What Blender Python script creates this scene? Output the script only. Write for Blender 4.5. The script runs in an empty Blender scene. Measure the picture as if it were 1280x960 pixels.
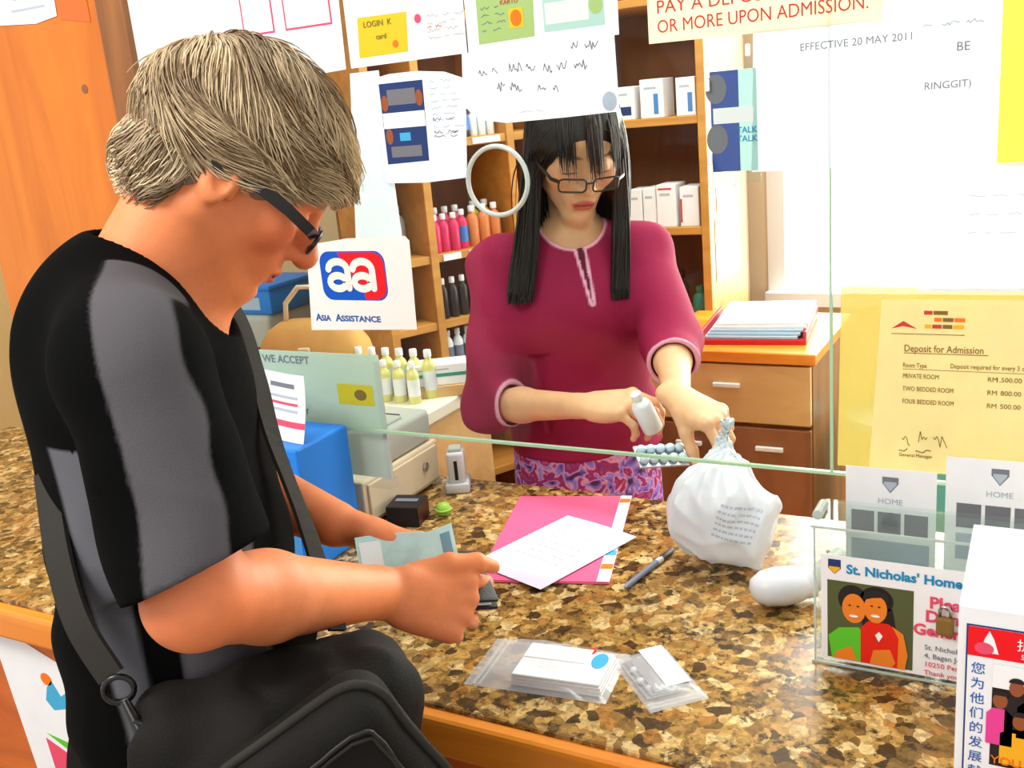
import bpy, bmesh, math, random
import numpy as np
from mathutils import Matrix, Vector, Euler

random.seed(7)
RNG = np.random.default_rng(11)
scene = bpy.context.scene
C = scene.collection

# ---------------------------------------------------------------- camera, world, light, exposure
cam_d = bpy.data.cameras.new('camera')
cam = bpy.data.objects.new('camera', cam_d)
C.objects.link(cam)
cam_d.sensor_fit = 'HORIZONTAL'
cam_d.sensor_width = 36.0
cam_d.lens = 35.52
cam_d.clip_start = 0.02
cam.matrix_world = Matrix(((0.8767, -0.0526, 0.4781, 0.0),
                           (0.4726, 0.2796, -0.8358, 0.0),
                           (-0.0898, 0.9587, 0.2700, 1.62),
                           (0, 0, 0, 1)))
scene.camera = cam

world = bpy.data.worlds.new('world')
scene.world = world
world.use_nodes = True
world.node_tree.nodes['Background'].inputs[0].default_value = (1.0, 0.985, 0.96, 1)
world.node_tree.nodes['Background'].inputs[1].default_value = 0.72


def area_light(name, loc, target, size, power, col=(1, 1, 1)):
    d = bpy.data.lights.new(name, 'AREA')
    d.shape = 'RECTANGLE'
    d.size, d.size_y = size
    d.energy = power
    d.color = col
    o = bpy.data.objects.new(name, d)
    C.objects.link(o)
    o.location = loc
    o.rotation_euler = (Vector(target) - Vector(loc)).to_track_quat('-Z', 'Y').to_euler()
    return o


# fluorescent ceiling lamps of the dispensary and of the waiting hall
area_light('ceiling_lamp_dispensary', (-0.5, 1.9, 2.75), (-0.5, 1.9, 0), (1.2, 0.5), 25, (1, 0.98, 0.94))
area_light('ceiling_lamp_hall', (-1.3, -0.35, 2.75), (-0.85, 0.55, 1.2), (1.2, 0.6), 34, (1, 0.96, 0.9))

scene.view_settings.view_transform = 'Standard'
scene.view_settings.look = 'None'
scene.view_settings.gamma = 1.0
scene.view_settings.use_curve_mapping = False
scene.view_settings.exposure = 0.30
scene.cycles.max_bounces = 12
scene.cycles.transparent_max_bounces = 24
scene.cycles.use_denoising = True
scene.cycles.caustics_reflective = False
scene.cycles.caustics_refractive = False


# ---------------------------------------------------------------- materials
def srgb(r, g=None, b=None):
    if g is None:
        r, g, b = r
    f = lambda c: c / 12.92 if c <= 0.04045 else ((c + 0.055) / 1.055) ** 2.4
    return (f(r / 255), f(g / 255), f(b / 255), 1)


MATS = {}


def mat(name, col, rough=0.6, spec=0.35, noise=0.0, nscale=30, bump=0.0, bscale=80, metal=0.0, trans=0.0,
        vcol=False, coat=0.0, alpha=1.0, sss=0.0, emit=0.0, bdist=0.002):
    """plain procedural material: base colour with optional noise variation and fine bump"""
    if name in MATS:
        return MATS[name]
    m = bpy.data.materials.new(name)
    m.use_nodes = True
    nt = m.node_tree
    b = nt.nodes['Principled BSDF']
    b.inputs['Roughness'].default_value = rough
    b.inputs['Specular IOR Level'].default_value = spec
    b.inputs['Metallic'].default_value = metal
    b.inputs['Coat Weight'].default_value = coat
    if sss:
        b.inputs['Subsurface Weight'].default_value = sss
        b.inputs['Subsurface Radius'].default_value = (0.012, 0.005, 0.003)
        b.inputs['Subsurface Scale'].default_value = 0.5
    c = srgb(col)
    b.inputs['Base Color'].default_value = c
    src = None
    if vcol:
        a = nt.nodes.new('ShaderNodeVertexColor')
        a.layer_name = 'Col'
        src = a.outputs['Color']
    tc = nt.nodes.new('ShaderNodeTexCoord')
    if noise:
        n = nt.nodes.new('ShaderNodeTexNoise')
        n.inputs['Scale'].default_value = nscale
        n.inputs['Detail'].default_value = 5
        nt.links.new(tc.outputs['Object'], n.inputs['Vector'])
        mx = nt.nodes.new('ShaderNodeMix')
        mx.data_type = 'RGBA'
        mx.blend_type = 'MULTIPLY'
        mr = nt.nodes.new('ShaderNodeMapRange')
        mr.inputs[1].default_value = 0.3
        mr.inputs[2].default_value = 0.7
        mr.inputs[3].default_value = 1 - noise
        mr.inputs[4].default_value = 1 + noise
        nt.links.new(n.outputs[0], mr.inputs[0])
        mx.inputs[0].default_value = 1
        if src:
            nt.links.new(src, mx.inputs[6])
        else:
            mx.inputs[6].default_value = c
        nt.links.new(mr.outputs[0], mx.inputs[7])
        src = mx.outputs[2]
    if src:
        nt.links.new(src, b.inputs['Base Color'])
    if bump:
        n2 = nt.nodes.new('ShaderNodeTexNoise')
        n2.inputs['Scale'].default_value = bscale
        n2.inputs['Detail'].default_value = 6
        nt.links.new(tc.outputs['Object'], n2.inputs['Vector'])
        bp = nt.nodes.new('ShaderNodeBump')
        bp.inputs['Strength'].default_value = bump
        bp.inputs['Distance'].default_value = bdist
        nt.links.new(n2.outputs[0], bp.inputs['Height'])
        nt.links.new(bp.outputs[0], b.inputs['Normal'])
    if emit:
        b.inputs['Emission Color'].default_value = c
        b.inputs['Emission Strength'].default_value = emit
    if trans:
        t = nt.nodes.new('ShaderNodeBsdfTranslucent')
        t.inputs[0].default_value = c
        if src:
            nt.links.new(src, t.inputs[0])
        ms = nt.nodes.new('ShaderNodeMixShader')
        ms.inputs[0].default_value = trans
        nt.links.new(b.outputs[0], ms.inputs[1])
        nt.links.new(t.outputs[0], ms.inputs[2])
        nt.links.new(ms.outputs[0], nt.nodes['Material Output'].inputs[0])
        b = ms
    if alpha < 1:
        tr = nt.nodes.new('ShaderNodeBsdfTransparent')
        ms = nt.nodes.new('ShaderNodeMixShader')
        ms.inputs[0].default_value = alpha
        nt.links.new(tr.outputs[0], ms.inputs[1])
        nt.links.new(b.outputs[0], ms.inputs[2])
        nt.links.new(ms.outputs[0], nt.nodes['Material Output'].inputs[0])
    MATS[name] = m
    return m


def clear_mat(name, tint=(245, 252, 248), rough=0.03, base=0.02, ior=1.45):
    """thin clear sheet: transparent with fresnel reflection"""
    m = bpy.data.materials.new(name)
    m.use_nodes = True
    nt = m.node_tree
    nt.nodes.remove(nt.nodes['Principled BSDF'])
    tr = nt.nodes.new('ShaderNodeBsdfTransparent')
    tr.inputs[0].default_value = srgb(tint)
    gl = nt.nodes.new('ShaderNodeBsdfGlossy')
    gl.inputs['Roughness'].default_value = rough
    # Schlick-style reflectance, the same from both sides of the sheet
    lw = nt.nodes.new('ShaderNodeLayerWeight')
    lw.inputs[0].default_value = 0.5
    pw_ = nt.nodes.new('ShaderNodeMath')
    pw_.operation = 'POWER'
    pw_.inputs[1].default_value = 5.0
    ad = nt.nodes.new('ShaderNodeMath')
    ad.operation = 'MULTIPLY_ADD'
    f0 = ((ior - 1) / (ior + 1)) ** 2 + base
    ad.inputs[1].default_value = (1 - f0) * 0.5
    ad.inputs[2].default_value = f0
    ad.use_clamp = True
    nt.links.new(lw.outputs['Facing'], pw_.inputs[0])
    nt.links.new(pw_.outputs[0], ad.inputs[0])
    ms = nt.nodes.new('ShaderNodeMixShader')
    nt.links.new(ad.outputs[0], ms.inputs[0])
    nt.links.new(tr.outputs[0], ms.inputs[1])
    nt.links.new(gl.outputs[0], ms.inputs[2])
    nt.links.new(ms.outputs[0], nt.nodes['Material Output'].inputs[0])
    MATS[name] = m
    return m


def wood_mat(name, c1, c2, scale=(3, 3, 0.4), rough=0.4, freq=6):
    m = bpy.data.materials.new(name)
    m.use_nodes = True
    nt = m.node_tree
    b = nt.nodes['Principled BSDF']
    tc = nt.nodes.new('ShaderNodeTexCoord')
    mp = nt.nodes.new('ShaderNodeMapping')
    mp.inputs['Scale'].default_value = scale
    n = nt.nodes.new('ShaderNodeTexNoise')
    n.inputs['Scale'].default_value = freq
    n.inputs['Detail'].default_value = 6
    n.inputs['Distortion'].default_value = 1.2
    r = nt.nodes.new('ShaderNodeValToRGB')
    r.color_ramp.elements[0].position = 0.3
    r.color_ramp.elements[0].color = srgb(c1)
    r.color_ramp.elements[1].position = 0.7
    r.color_ramp.elements[1].color = srgb(c2)
    nt.links.new(tc.outputs['Object'], mp.inputs[0])
    nt.links.new(mp.outputs[0], n.inputs['Vector'])
    nt.links.new(n.outputs[0], r.inputs[0])
    nt.links.new(r.outputs[0], b.inputs['Base Color'])
    b.inputs['Roughness'].default_value = rough
    MATS[name] = m
    return m


def granite_mat():
    m = bpy.data.materials.new('granite')
    m.use_nodes = True
    nt = m.node_tree
    L = nt.links.new
    b = nt.nodes['Principled BSDF']
    tc = nt.nodes.new('ShaderNodeTexCoord')
    nd = nt.nodes.new('ShaderNodeTexNoise')
    nd.inputs['Scale'].default_value = 60
    nd.inputs['Detail'].default_value = 3
    va = nt.nodes.new('ShaderNodeVectorMath')
    va.operation = 'SCALE'
    va.inputs['Scale'].default_value = 0.014
    vs = nt.nodes.new('ShaderNodeVectorMath')
    vs.operation = 'ADD'
    L(tc.outputs['Object'], nd.inputs['Vector'])
    L(nd.outputs[1], va.inputs[0])
    L(tc.outputs['Object'], vs.inputs[0])
    L(va.outputs[0], vs.inputs[1])
    v1 = nt.nodes.new('ShaderNodeTexVoronoi')
    v1.inputs['Scale'].default_value = 62
    L(vs.outputs[0], v1.inputs['Vector'])
    sep = nt.nodes.new('ShaderNodeSeparateColor')
    L(v1.outputs['Color'], sep.inputs[0])
    r1 = nt.nodes.new('ShaderNodeValToRGB')
    r1.color_ramp.interpolation = 'CONSTANT'
    stops = [(0, (84, 62, 34)), (0.07, (128, 98, 52)), (0.18, (172, 132, 68)), (0.38, (196, 152, 82)),
             (0.56, (216, 178, 112)), (0.70, (176, 122, 58)), (0.80, (226, 194, 134)), (0.90, (148, 110, 58))]
    cr = r1.color_ramp
    cr.elements[0].position = 0
    cr.elements[0].color = srgb(stops[0][1])
    cr.elements[1].position = stops[1][0]
    cr.elements[1].color = srgb(stops[1][1])
    for p, c in stops[2:]:
        e = cr.elements.new(p)
        e.color = srgb(c)
    L(sep.outputs[0], r1.inputs[0])
    # dark mica between the grains
    n2 = nt.nodes.new('ShaderNodeTexNoise')
    n2.inputs['Scale'].default_value = 75
    n2.inputs['Detail'].default_value = 8
    n2.inputs['Roughness'].default_value = 0.7
    L(tc.outputs['Object'], n2.inputs['Vector'])
    n3 = nt.nodes.new('ShaderNodeTexNoise')
    n3.inputs['Scale'].default_value = 14
    n3.inputs['Detail'].default_value = 3
    L(tc.outputs['Object'], n3.inputs['Vector'])
    ad = nt.nodes.new('ShaderNodeMath')
    ad.operation = 'MULTIPLY_ADD'
    ad.inputs[1].default_value = 0.35
    L(n3.outputs[0], ad.inputs[0])
    L(n2.outputs[0], ad.inputs[2])
    mr = nt.nodes.new('ShaderNodeMapRange')
    mr.inputs[1].default_value = 0.70
    mr.inputs[2].default_value = 0.80
    L(ad.outputs[0], mr.inputs[0])
    mx = nt.nodes.new('ShaderNodeMix')
    mx.data_type = 'RGBA'
    # finer grain inside the patches
    v2_ = nt.nodes.new('ShaderNodeTexVoronoi')
    v2_.inputs['Scale'].default_value = 170
    L(vs.outputs[0], v2_.inputs['Vector'])
    sp2 = nt.nodes.new('ShaderNodeSeparateColor')
    L(v2_.outputs['Color'], sp2.inputs[0])
    g2 = nt.nodes.new('ShaderNodeMapRange')
    g2.inputs[3].default_value = 0.52
    g2.inputs[4].default_value = 1.08
    L(sp2.outputs[1], g2.inputs[0])
    gm = nt.nodes.new('ShaderNodeMix')
    gm.data_type = 'RGBA'
    gm.blend_type = 'MULTIPLY'
    gm.inputs[0].default_value = 1.0
    L(r1.outputs[0], gm.inputs[6])
    L(g2.outputs[0], gm.inputs[7])
    L(mr.outputs[0], mx.inputs[0])
    L(gm.outputs[2], mx.inputs[6])
    mx.inputs[7].default_value = srgb(62, 48, 28)
    L(mx.outputs[2], b.inputs['Base Color'])
    b.inputs['Roughness'].default_value = 0.22
    b.inputs['Specular IOR Level'].default_value = 0.35
    MATS['granite'] = m
    return m


granite_mat()
wood_mat('wood_orange', (190, 98, 16), (222, 126, 28), (2, 2, 0.25), 0.35)
wood_mat('wood_trim', (226, 126, 26), (246, 156, 52), (0.4, 3, 3), 0.3)
wood_mat('wood_counter_front', (186, 84, 16), (222, 112, 30), (0.6, 2, 2), 0.35)
wood_mat('wood_shelf', (180, 122, 46), (208, 150, 68), (0.5, 3, 3), 0.5)
wood_mat('wood_shelf_back', (126, 74, 40), (152, 96, 54), (2, 2, 0.4), 0.6)
wood_mat('wood_cabinet', (206, 160, 96), (226, 184, 122), (0.6, 2, 2), 0.5)
wood_mat('wood_brown', (120, 72, 30), (156, 98, 46), (3, 3, 0.3), 0.4)
clear_mat('glass', (250, 254, 252), 0.02, 0.0, 1.22)
clear_mat('acrylic', (250, 253, 252), 0.06, 0.02, 1.3)
mat('clear_bag', (240, 242, 244), 0.12, 0.9, alpha=0.30)
mat('glass_edge', (196, 220, 196), 0.15, 0.6, trans=0.5)
mat('white_paper', (240, 243, 248), 0.7, 0.2, noise=0.02, trans=0.45)
mat('white_card', (240, 240, 242), 0.6, 0.25, noise=0.02)
mat('cream_paper', (250, 238, 214), 0.7, 0.2, noise=0.02, trans=0.45)
mat('yellow_paper', (255, 244, 188), 0.7, 0.2, noise=0.03, trans=0.4)
mat('sticker_white', (240, 232, 226), 0.5, 0.3)
for n, c in dict(ink_black=(38, 38, 44), ink_grey=(120, 124, 134), ink_red=(206, 62, 60), ink_blue=(38, 92, 170),
                 ink_pale=(176, 186, 200), logo_blue=(14, 84, 190), logo_red=(238, 24, 34), label_white=(246, 246, 246),
                 ink_teal=(28, 140, 190), ink_pink=(232, 80, 110), ink_orange=(240, 120, 30), ink_brown=(132, 102, 50),
                 skin_print=(236, 130, 40), skin_print_dark=(150, 84, 50), green_print=(96, 196, 46), red_print=(226, 40, 22), dark_print=(44, 36, 34),
                 foliage_print=(86, 92, 56), cyan_print=(70, 170, 214), yellow_print=(246, 178, 36), magenta_print=(232, 68, 150),
                 ink_navy=(40, 60, 110)).items():
    mat(n, c, 0.7, 0.2)


# ---------------------------------------------------------------- mesh helpers
def link(o, parent=None):
    C.objects.link(o)
    if parent is not None:
        o.parent = parent
    return o


class MB:
    """collects shapes, builds ONE mesh object"""

    def __init__(self):
        self.v = []
        self.f = []
        self.mi = []
        self.cur = 0

    def add(self, vs, fs, M=None):
        b = len(self.v)
        for p in vs:
            p = Vector(p)
            if M is not None:
                p = M @ p
            self.v.append(tuple(p))
        for f in fs:
            self.f.append(tuple(i + b for i in f))
            self.mi.append(self.cur)
        return self

    def box(self, lo, hi, M=None):
        x0, y0, z0 = lo
        x1, y1, z1 = hi
        vs = [(x0, y0, z0), (x1, y0, z0), (x1, y1, z0), (x0, y1, z0), (x0, y0, z1), (x1, y0, z1), (x1, y1, z1), (x0, y1, z1)]
        fs = [(0, 3, 2, 1), (4, 5, 6, 7), (0, 1, 5, 4), (1, 2, 6, 5), (2, 3, 7, 6), (3, 0, 4, 7)]
        return self.add(vs, fs, M)

    def rbox(self, lo, hi, r=0.004, seg=2, M=None):
        bm = bmesh.new()
        bmesh.ops.create_cube(bm, size=1)
        for v in bm.verts:
            v.co = Vector([lo[i] + (v.co[i] + 0.5) * (hi[i] - lo[i]) for i in range(3)])
        bmesh.ops.bevel(bm, geom=bm.edges[:], offset=r, segments=seg, affect='EDGES', profile=0.5)
        bm.verts.index_update()
        vs = [v.co.copy() for v in bm.verts]
        fs = [[v.index for v in f.verts] for f in bm.faces]
        bm.free()
        return self.add(vs, fs, M)

    def tube(self, pts, r, n=8, M=None, cap=True):
        pts = [Vector(p) for p in pts]
        rs = r if isinstance(r, (list, tuple)) else [r] * len(pts)
        vs, fs = [], []
        t0 = (pts[1] - pts[0]).normalized()
        nrm = t0.orthogonal().normalized()
        for i, p in enumerate(pts):
            t = (pts[min(i + 1, len(pts) - 1)] - pts[max(i - 1, 0)]).normalized()
            nrm = (nrm - t * nrm.dot(t)).normalized()
            bn = t.cross(nrm)
            for k in range(n):
                a = 2 * math.pi * k / n
                vs.append(p + (nrm * math.cos(a) + bn * math.sin(a)) * rs[i])
        for i in range(len(pts) - 1):
            for k in range(n):
                fs.append((i * n + k, i * n + (k + 1) % n, (i + 1) * n + (k + 1) % n, (i + 1) * n + k))
        if cap:
            fs.append(tuple(range(n - 1, -1, -1)))
            fs.append(tuple((len(pts) - 1) * n + k for k in range(n)))
        return self.add(vs, fs, M)

    def strap(self, pts, w, t, nrm, M=None):
        """flat band along pts; nrm = list of face normals (or one)"""
        pts = [Vector(p) for p in pts]
        vs, fs = [], []
        for i, p in enumerate(pts):
            tg = (pts[min(i + 1, len(pts) - 1)] - pts[max(i - 1, 0)]).normalized()
            n = Vector(nrm[i] if isinstance(nrm[0], (list, tuple, Vector)) else nrm)
            n = (n - tg * n.dot(tg)).normalized()
            s = tg.cross(n)
            for a, b in ((-1, -1), (1, -1), (1, 1), (-1, 1)):
                vs.append(p + s * a * w / 2 + n * b * t / 2)
        for i in range(len(pts) - 1):
            for k in range(4):
                fs.append((i * 4 + k, i * 4 + (k + 1) % 4, i * 4 + 4 + (k + 1) % 4, i * 4 + 4 + k))
        m = (len(pts) - 1) * 4
        fs += [(3, 2, 1, 0), (m, m + 1, m + 2, m + 3)]
        return self.add(vs, fs, M)

    def lathe(self, prof, n=16, M=None):
        vs, fs = [], []
        for r, z in prof:
            for k in range(n):
                a = 2 * math.pi * k / n
                vs.append((r * math.cos(a), r * math.sin(a), z))
        for i in range(len(prof) - 1):
            for k in range(n):
                fs.append((i * n + k, i * n + (k + 1) % n, (i + 1) * n + (k + 1) % n, (i + 1) * n + k))
        fs.append(tuple(range(n - 1, -1, -1)))
        fs.append(tuple((len(prof) - 1) * n + k for k in range(n)))
        return self.add(vs, fs, M)

    def prism(self, poly, t, M=None):
        """polygon in local XZ plane (x right, z up), front face at y=0, thickness t towards +y"""
        n = len(poly)
        vs = [(x, 0, z) for x, z in poly] + [(x, t, z) for x, z in poly]
        fs = [tuple(range(n)), tuple(range(2 * n - 1, n - 1, -1))]
        fs += [(i, i + n, (i + 1) % n + n, (i + 1) % n) for i in range(n)]
        return self.add(vs, fs, M)

    def grid(self, fn, nu, nv, M=None):
        vs = [fn(i / nu, j / nv) for j in range(nv + 1) for i in range(nu + 1)]
        fs = [(j * (nu + 1) + i, j * (nu + 1) + i + 1, (j + 1) * (nu + 1) + i + 1, (j + 1) * (nu + 1) + i)
              for j in range(nv) for i in range(nu)]
        return self.add(vs, fs, M)

    def build(self, name, material, parent=None, smooth=False, loc=None, rot=None):
        me = bpy.data.meshes.new(name)
        me.from_pydata(self.v, [], self.f)
        ms = material if isinstance(material, (list, tuple)) else [material]
        for m in ms:
            me.materials.append(MATS[m] if isinstance(m, str) else m)
        if len(ms) > 1:
            me.polygons.foreach_set('material_index', self.mi)
        bm = bmesh.new()
        bm.from_mesh(me)
        bmesh.ops.recalc_face_normals(bm, faces=bm.faces[:])
        bm.to_mesh(me)
        bm.free()
        if smooth:
            me.polygons.foreach_set('use_smooth', [True] * len(me.polygons))
            if smooth == 'auto':
                try:
                    me.set_sharp_from_angle(angle=math.radians(40))
                except Exception:
                    pass
        o = bpy.data.objects.new(name, me)
        link(o, parent)
        if loc is not None:
            o.location = loc
        if rot is not None:
            o.rotation_euler = rot
        return o


def tag(o, label, cat, group=None):
    o['label'] = label
    o['category'] = cat
    if group:
        o['group'] = group
    return o


def struct(o):
    o['kind'] = 'structure'
    return o


def thing(name, label, cat, loc=(0, 0, 0), rz=0.0, group=None):
    o = bpy.data.objects.new(name, None)
    o.empty_display_size = 0.05
    link(o)
    o.location = loc
    o.rotation_euler = (0, 0, rz)
    return tag(o, label, cat, group)


def copy_tree(o, parent=None):
    c = o.copy()
    C.objects.link(c)
    c.parent = parent
    for ch in [x for x in bpy.data.objects if x.parent == o]:
        copy_tree(ch, c)
    return c


def rrect(x0, z0, x1, z1, r, n=5):
    pts = []
    for cx, cz, a0 in ((x1 - r, z1 - r, 0), (x0 + r, z1 - r, 90), (x0 + r, z0 + r, 180), (x1 - r, z0 + r, 270)):
        for i in range(n + 1):
            a = math.radians(a0 + 90 * i / n)
            pts.append((cx + r * math.cos(a), cz + r * math.sin(a)))
    return pts


def ell(cx, cz, rx, rz, n=20, a0=0, a1=360):
    return [(cx + rx * math.cos(math.radians(a0 + (a1 - a0) * i / n)), cz + rz * math.sin(math.radians(a0 + (a1 - a0) * i / n)))
            for i in range(n if a1 - a0 == 360 else n + 1)]


TXT = {}


def text(body, size, material, parent, x, z, y=-0.0004, align='LEFT', bold=0.0, M=None, name='lettering', sx=1.0, shear=0.0, flip=False):
    """flat lettering in the XZ plane of its parent, facing -y; x,z = baseline start"""
    cu = bpy.data.curves.new('lettering', 'FONT')
    cu.body = body
    cu.size = size
    cu.align_x = align
    cu.offset = 0.0 if 'M' in body else bold * size
    cu.extrude = 0.00012
    cu.resolution_u = 3
    cu.shear = shear
    tmp = bpy.data.objects.new('tmp_lettering', cu)
    C.objects.link(tmp)
    dg = bpy.context.evaluated_depsgraph_get()
    me = bpy.data.meshes.new_from_object(tmp.evaluated_get(dg))
    bpy.data.objects.remove(tmp)
    bpy.data.curves.remove(cu)
    me.materials.clear()
    me.materials.append(MATS[material])
    R = Matrix.Translation((x, y, z)) @ Matrix.Rotation(math.pi / 2, 4, 'X') @ Matrix.Diagonal((-sx if flip else sx, 1, 1, 1))
    if M is not None:
        R = M @ R
    me.transform(R)
    me.name = name
    o = bpy.data.objects.new(name, me)
    link(o, parent)
    return o


def shape(poly, material, parent, name, y=-0.0003, t=0.0003, M=None):
    T = Matrix.Translation((0, y, 0))
    return MB().prism(poly, t, (M @ T) if M is not None else T).build(name, material, parent)

# ================================================================= SETTING
mat('floor_tile', (168, 150, 128), 0.4, 0.4, noise=0.08, nscale=6)
mat('wall_paint', (226, 206, 168), 0.8, 0.2, noise=0.03, nscale=3)
mat('wall_brown', (238, 206, 140), 0.7, 0.2, noise=0.08, nscale=3)
mat('window_glow', (255, 252, 246), 0.8, 0.1, emit=9.0)
mat('frame_white', (236, 236, 232), 0.4, 0.4)
COUNTER = 0.95
GY = 1.208           # front face of the glass screen

struct(MB().box((-3.2, -1.6, -0.08), (2.2, 3.1, 0.0)).build('floor', 'floor_tile'))
wb = MB()
wb.box((-2.9, 2.95, 0), (-0.78, 3.05, 2.8))
wb.box((-0.78, 2.95, 0), (0.9, 3.05, 1.0))
wb.box((-0.78, 2.95, 2.35), (0.9, 3.05, 2.8))
wb.box((0.9, 2.95, 0), (2.0, 3.05, 2.8))
struct(wb.build('wall_back', 'wall_paint'))
struct(MB().box((-2.95, 1.3, 0), (-2.85, 2.95, 2.8)).build('wall_left', 'wall_brown'))

w1 = struct(MB().box((-0.78, 2.99, 1.0), (0.9, 3.0, 2.35)).build('window_1', 'window_glow'))
fr = MB()
for x in (-0.78, 0.04, 0.85):
    fr.box((x, 2.94, 1.0), (x + 0.05, 3.0, 2.35))
fr.box((-0.78, 2.94, 2.3), (0.9, 3.0, 2.35)).box((-0.78, 2.9, 0.97), (0.9, 3.0, 1.01))
fr.build('window_frame', 'frame_white', w1)

# orange wooden pillar at the left end of the glass screen
t1 = struct(MB().rbox((-1.775, 1.2, 0.95), (-1.382, 1.3, 2.6), 0.006).build('trim_1', 'wood_orange'))
struct(MB().rbox((-1.38, 1.195, 0.95), (-1.318, 1.235, 2.6), 0.004).build('trim_2', 'wood_brown'))
kn = MB().lathe([(0.0, 0), (0.006, 0.0), (0.0075, 0.0006), (0.002, 0.0009)], 14,
                Matrix.Translation((-1.445, 1.2, 1.70)) @ Matrix.Rotation(math.pi / 2, 4, 'X'))
kn.build('wood_knot', 'wood_brown', t1)

# ---------------------------------------------------------------- service counter
ct = thing('service_counter', 'service counter with speckled golden granite top and orange wooden front', 'counter', (-0.6, 1.16, 0))
inv = Matrix.Translation((0.6, -1.16, 0))
MB().rbox((-2.3, 0.84, 0.918), (1.0, 1.49, 0.95), 0.004, M=inv).build('worktop', 'granite', ct)
MB().rbox((-2.3, 0.818, 0.896), (1.0, 0.842, 0.946), 0.006, M=inv).build('edge_trim', 'wood_trim', ct)
for i in range(6):
    x0 = -2.3 + i * 0.55
    MB().rbox((x0 + 0.0015, 0.85, 0.08), (x0 + 0.5485, 0.872, 0.897), 0.003, M=inv).build('front_panel', 'wood_counter_front', ct)
MB().box((-2.3, 0.9, 0), (1.0, 0.92, 0.08), inv).build('toe_board', 'wood_brown', ct)
MB().box((-2.3, 1.42, 0), (1.0, 1.44, 0.918), inv).build('rear_panel', 'wood_cabinet', ct)
for x in (-2.3, 0.98):
    MB().box((x, 0.872, 0.08), (x + 0.02, 1.42, 0.918), inv).build('end_panel', 'wood_counter_front', ct)

# poster taped to the counter front, far left
po = tag(MB().prism([(-1.49, 0.90), (-1.30, 0.84), (-1.30, 0.48), (-1.44, 0.52)], 0.001, Matrix.Translation((0, 0.8485, 0))).build('poster', 'white_card'),
         'white poster with blue and green shapes on the counter front behind the man', 'poster')
for poly, m, n in (([(-1.375, 0.80), (-1.36, 0.815), (-1.345, 0.79), (-1.33, 0.80), (-1.32, 0.775), (-1.37, 0.76), (-1.385, 0.775)], 'cyan_print', 'print_shape'),
                   (ell(-1.372, 0.815, 0.013, 0.011), 'ink_orange', 'print_shape'),
                   ([(-1.405, 0.71), (-1.31, 0.70), (-1.31, 0.67)], 'green_print', 'print_shape'),
                   ([(-1.41, 0.70), (-1.31, 0.665), (-1.31, 0.6), (-1.40, 0.6)], 'ink_pink', 'print_shape')):
    shape(poly, m, po, n, y=0.8481)

# ---------------------------------------------------------------- glass screen with speaking hole
gs = thing('glass_screen', 'clear glass screen with round speaking hole above the counter', 'glass screen', (-0.5, GY, 1.14))
HX, HZ, HR = -0.686, 1.516, 0.046


def pane(x0, x1, z0, z1, hole=None):
    n = 48
    out = []
    if hole is None:
        return MB().box((x0, GY, z0), (x1, GY + 0.006, z1))
    hx, hz, r = hole
    m = MB()
    vs = []
    for y in (GY, GY + 0.006):
        for k in range(n):
            a = 2 * math.pi * k / n
            c, s = math.cos(a), math.sin(a)
            vs.append((hx + r * c, y, hz + r * s))
        for k in range(n):
            a = 2 * math.pi * k / n
            c, s = math.cos(a), math.sin(a)
            tx = ((x1 - hx) / c) if c > 1e-9 else ((x0 - hx) / c if c < -1e-9 else 1e9)
            tz = ((z1 - hz) / s) if s > 1e-9 else ((z0 - hz) / s if s < -1e-9 else 1e9)
            t = min(tx, tz)
            vs.append((hx + t * c, y, hz + t * s))
        vs += [(x0, y, z0), (x1, y, z0), (x1, y, z1), (x0, y, z1)]
    fs = []
    st = 2 * n + 4

    def side(k):
        x, _, z = vs[n + k]
        return 0 if abs(x - x1) < 1e-6 else 1 if abs(z - z1) < 1e-6 else 2 if abs(x - x0) < 1e-6 else 3
    corner = {(0, 1): 2, (1, 2): 3, (2, 3): 0, (3, 0): 1}
    for b in (0, st):
        for k in range(n):
            k2 = (k + 1) % n
            f = [b + k, b + n + k, b + n + k2, b + k2]
            s1, s2 = side(k), side(k2)
            if s1 != s2 and (s1, s2) in corner:
                f = [b + k, b + n + k, b + 2 * n + corner[(s1, s2)], b + n + k2, b + k2]
            fs.append(f)
    for k in range(n):
        k2 = (k + 1) % n
        fs.append((k, k2, st + k2, st + k))
    m.add(vs, fs)
    return m


gi = Matrix.Translation((0.5, -GY, -1.14))


def gbuild(m, name, material):
    m.v = [tuple(gi @ Vector(p)) for p in m.v]
    return m.build(name, material, gs)


gbuild(pane(-1.318, -0.249, 1.14, 2.3, (HX, HZ, HR - 0.002)), 'pane', 'glass')
gbuild(pane(-0.245, 0.9, 1.14, 2.3), 'pane', 'glass')
gbuild(MB().box((-1.318, GY, 1.136), (0.9, GY + 0.006, 1.14)), 'polished_edge', 'glass_edge')
gbuild(MB().box((-0.2485, GY, 1.14), (-0.2455, GY + 0.006, 2.3)), 'pane_joint', 'glass_edge')
mat('ring_plastic', (208, 212, 206), 0.25, 0.5, trans=0.2)
rp = [(HX + HR * math.cos(a * math.pi / 24), GY + 0.003, HZ + HR * math.sin(a * math.pi / 24)) for a in range(49)]
gbuild(MB().tube(rp, 0.0034, 8, cap=False), 'hole_ring', 'ring_plastic')


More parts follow.
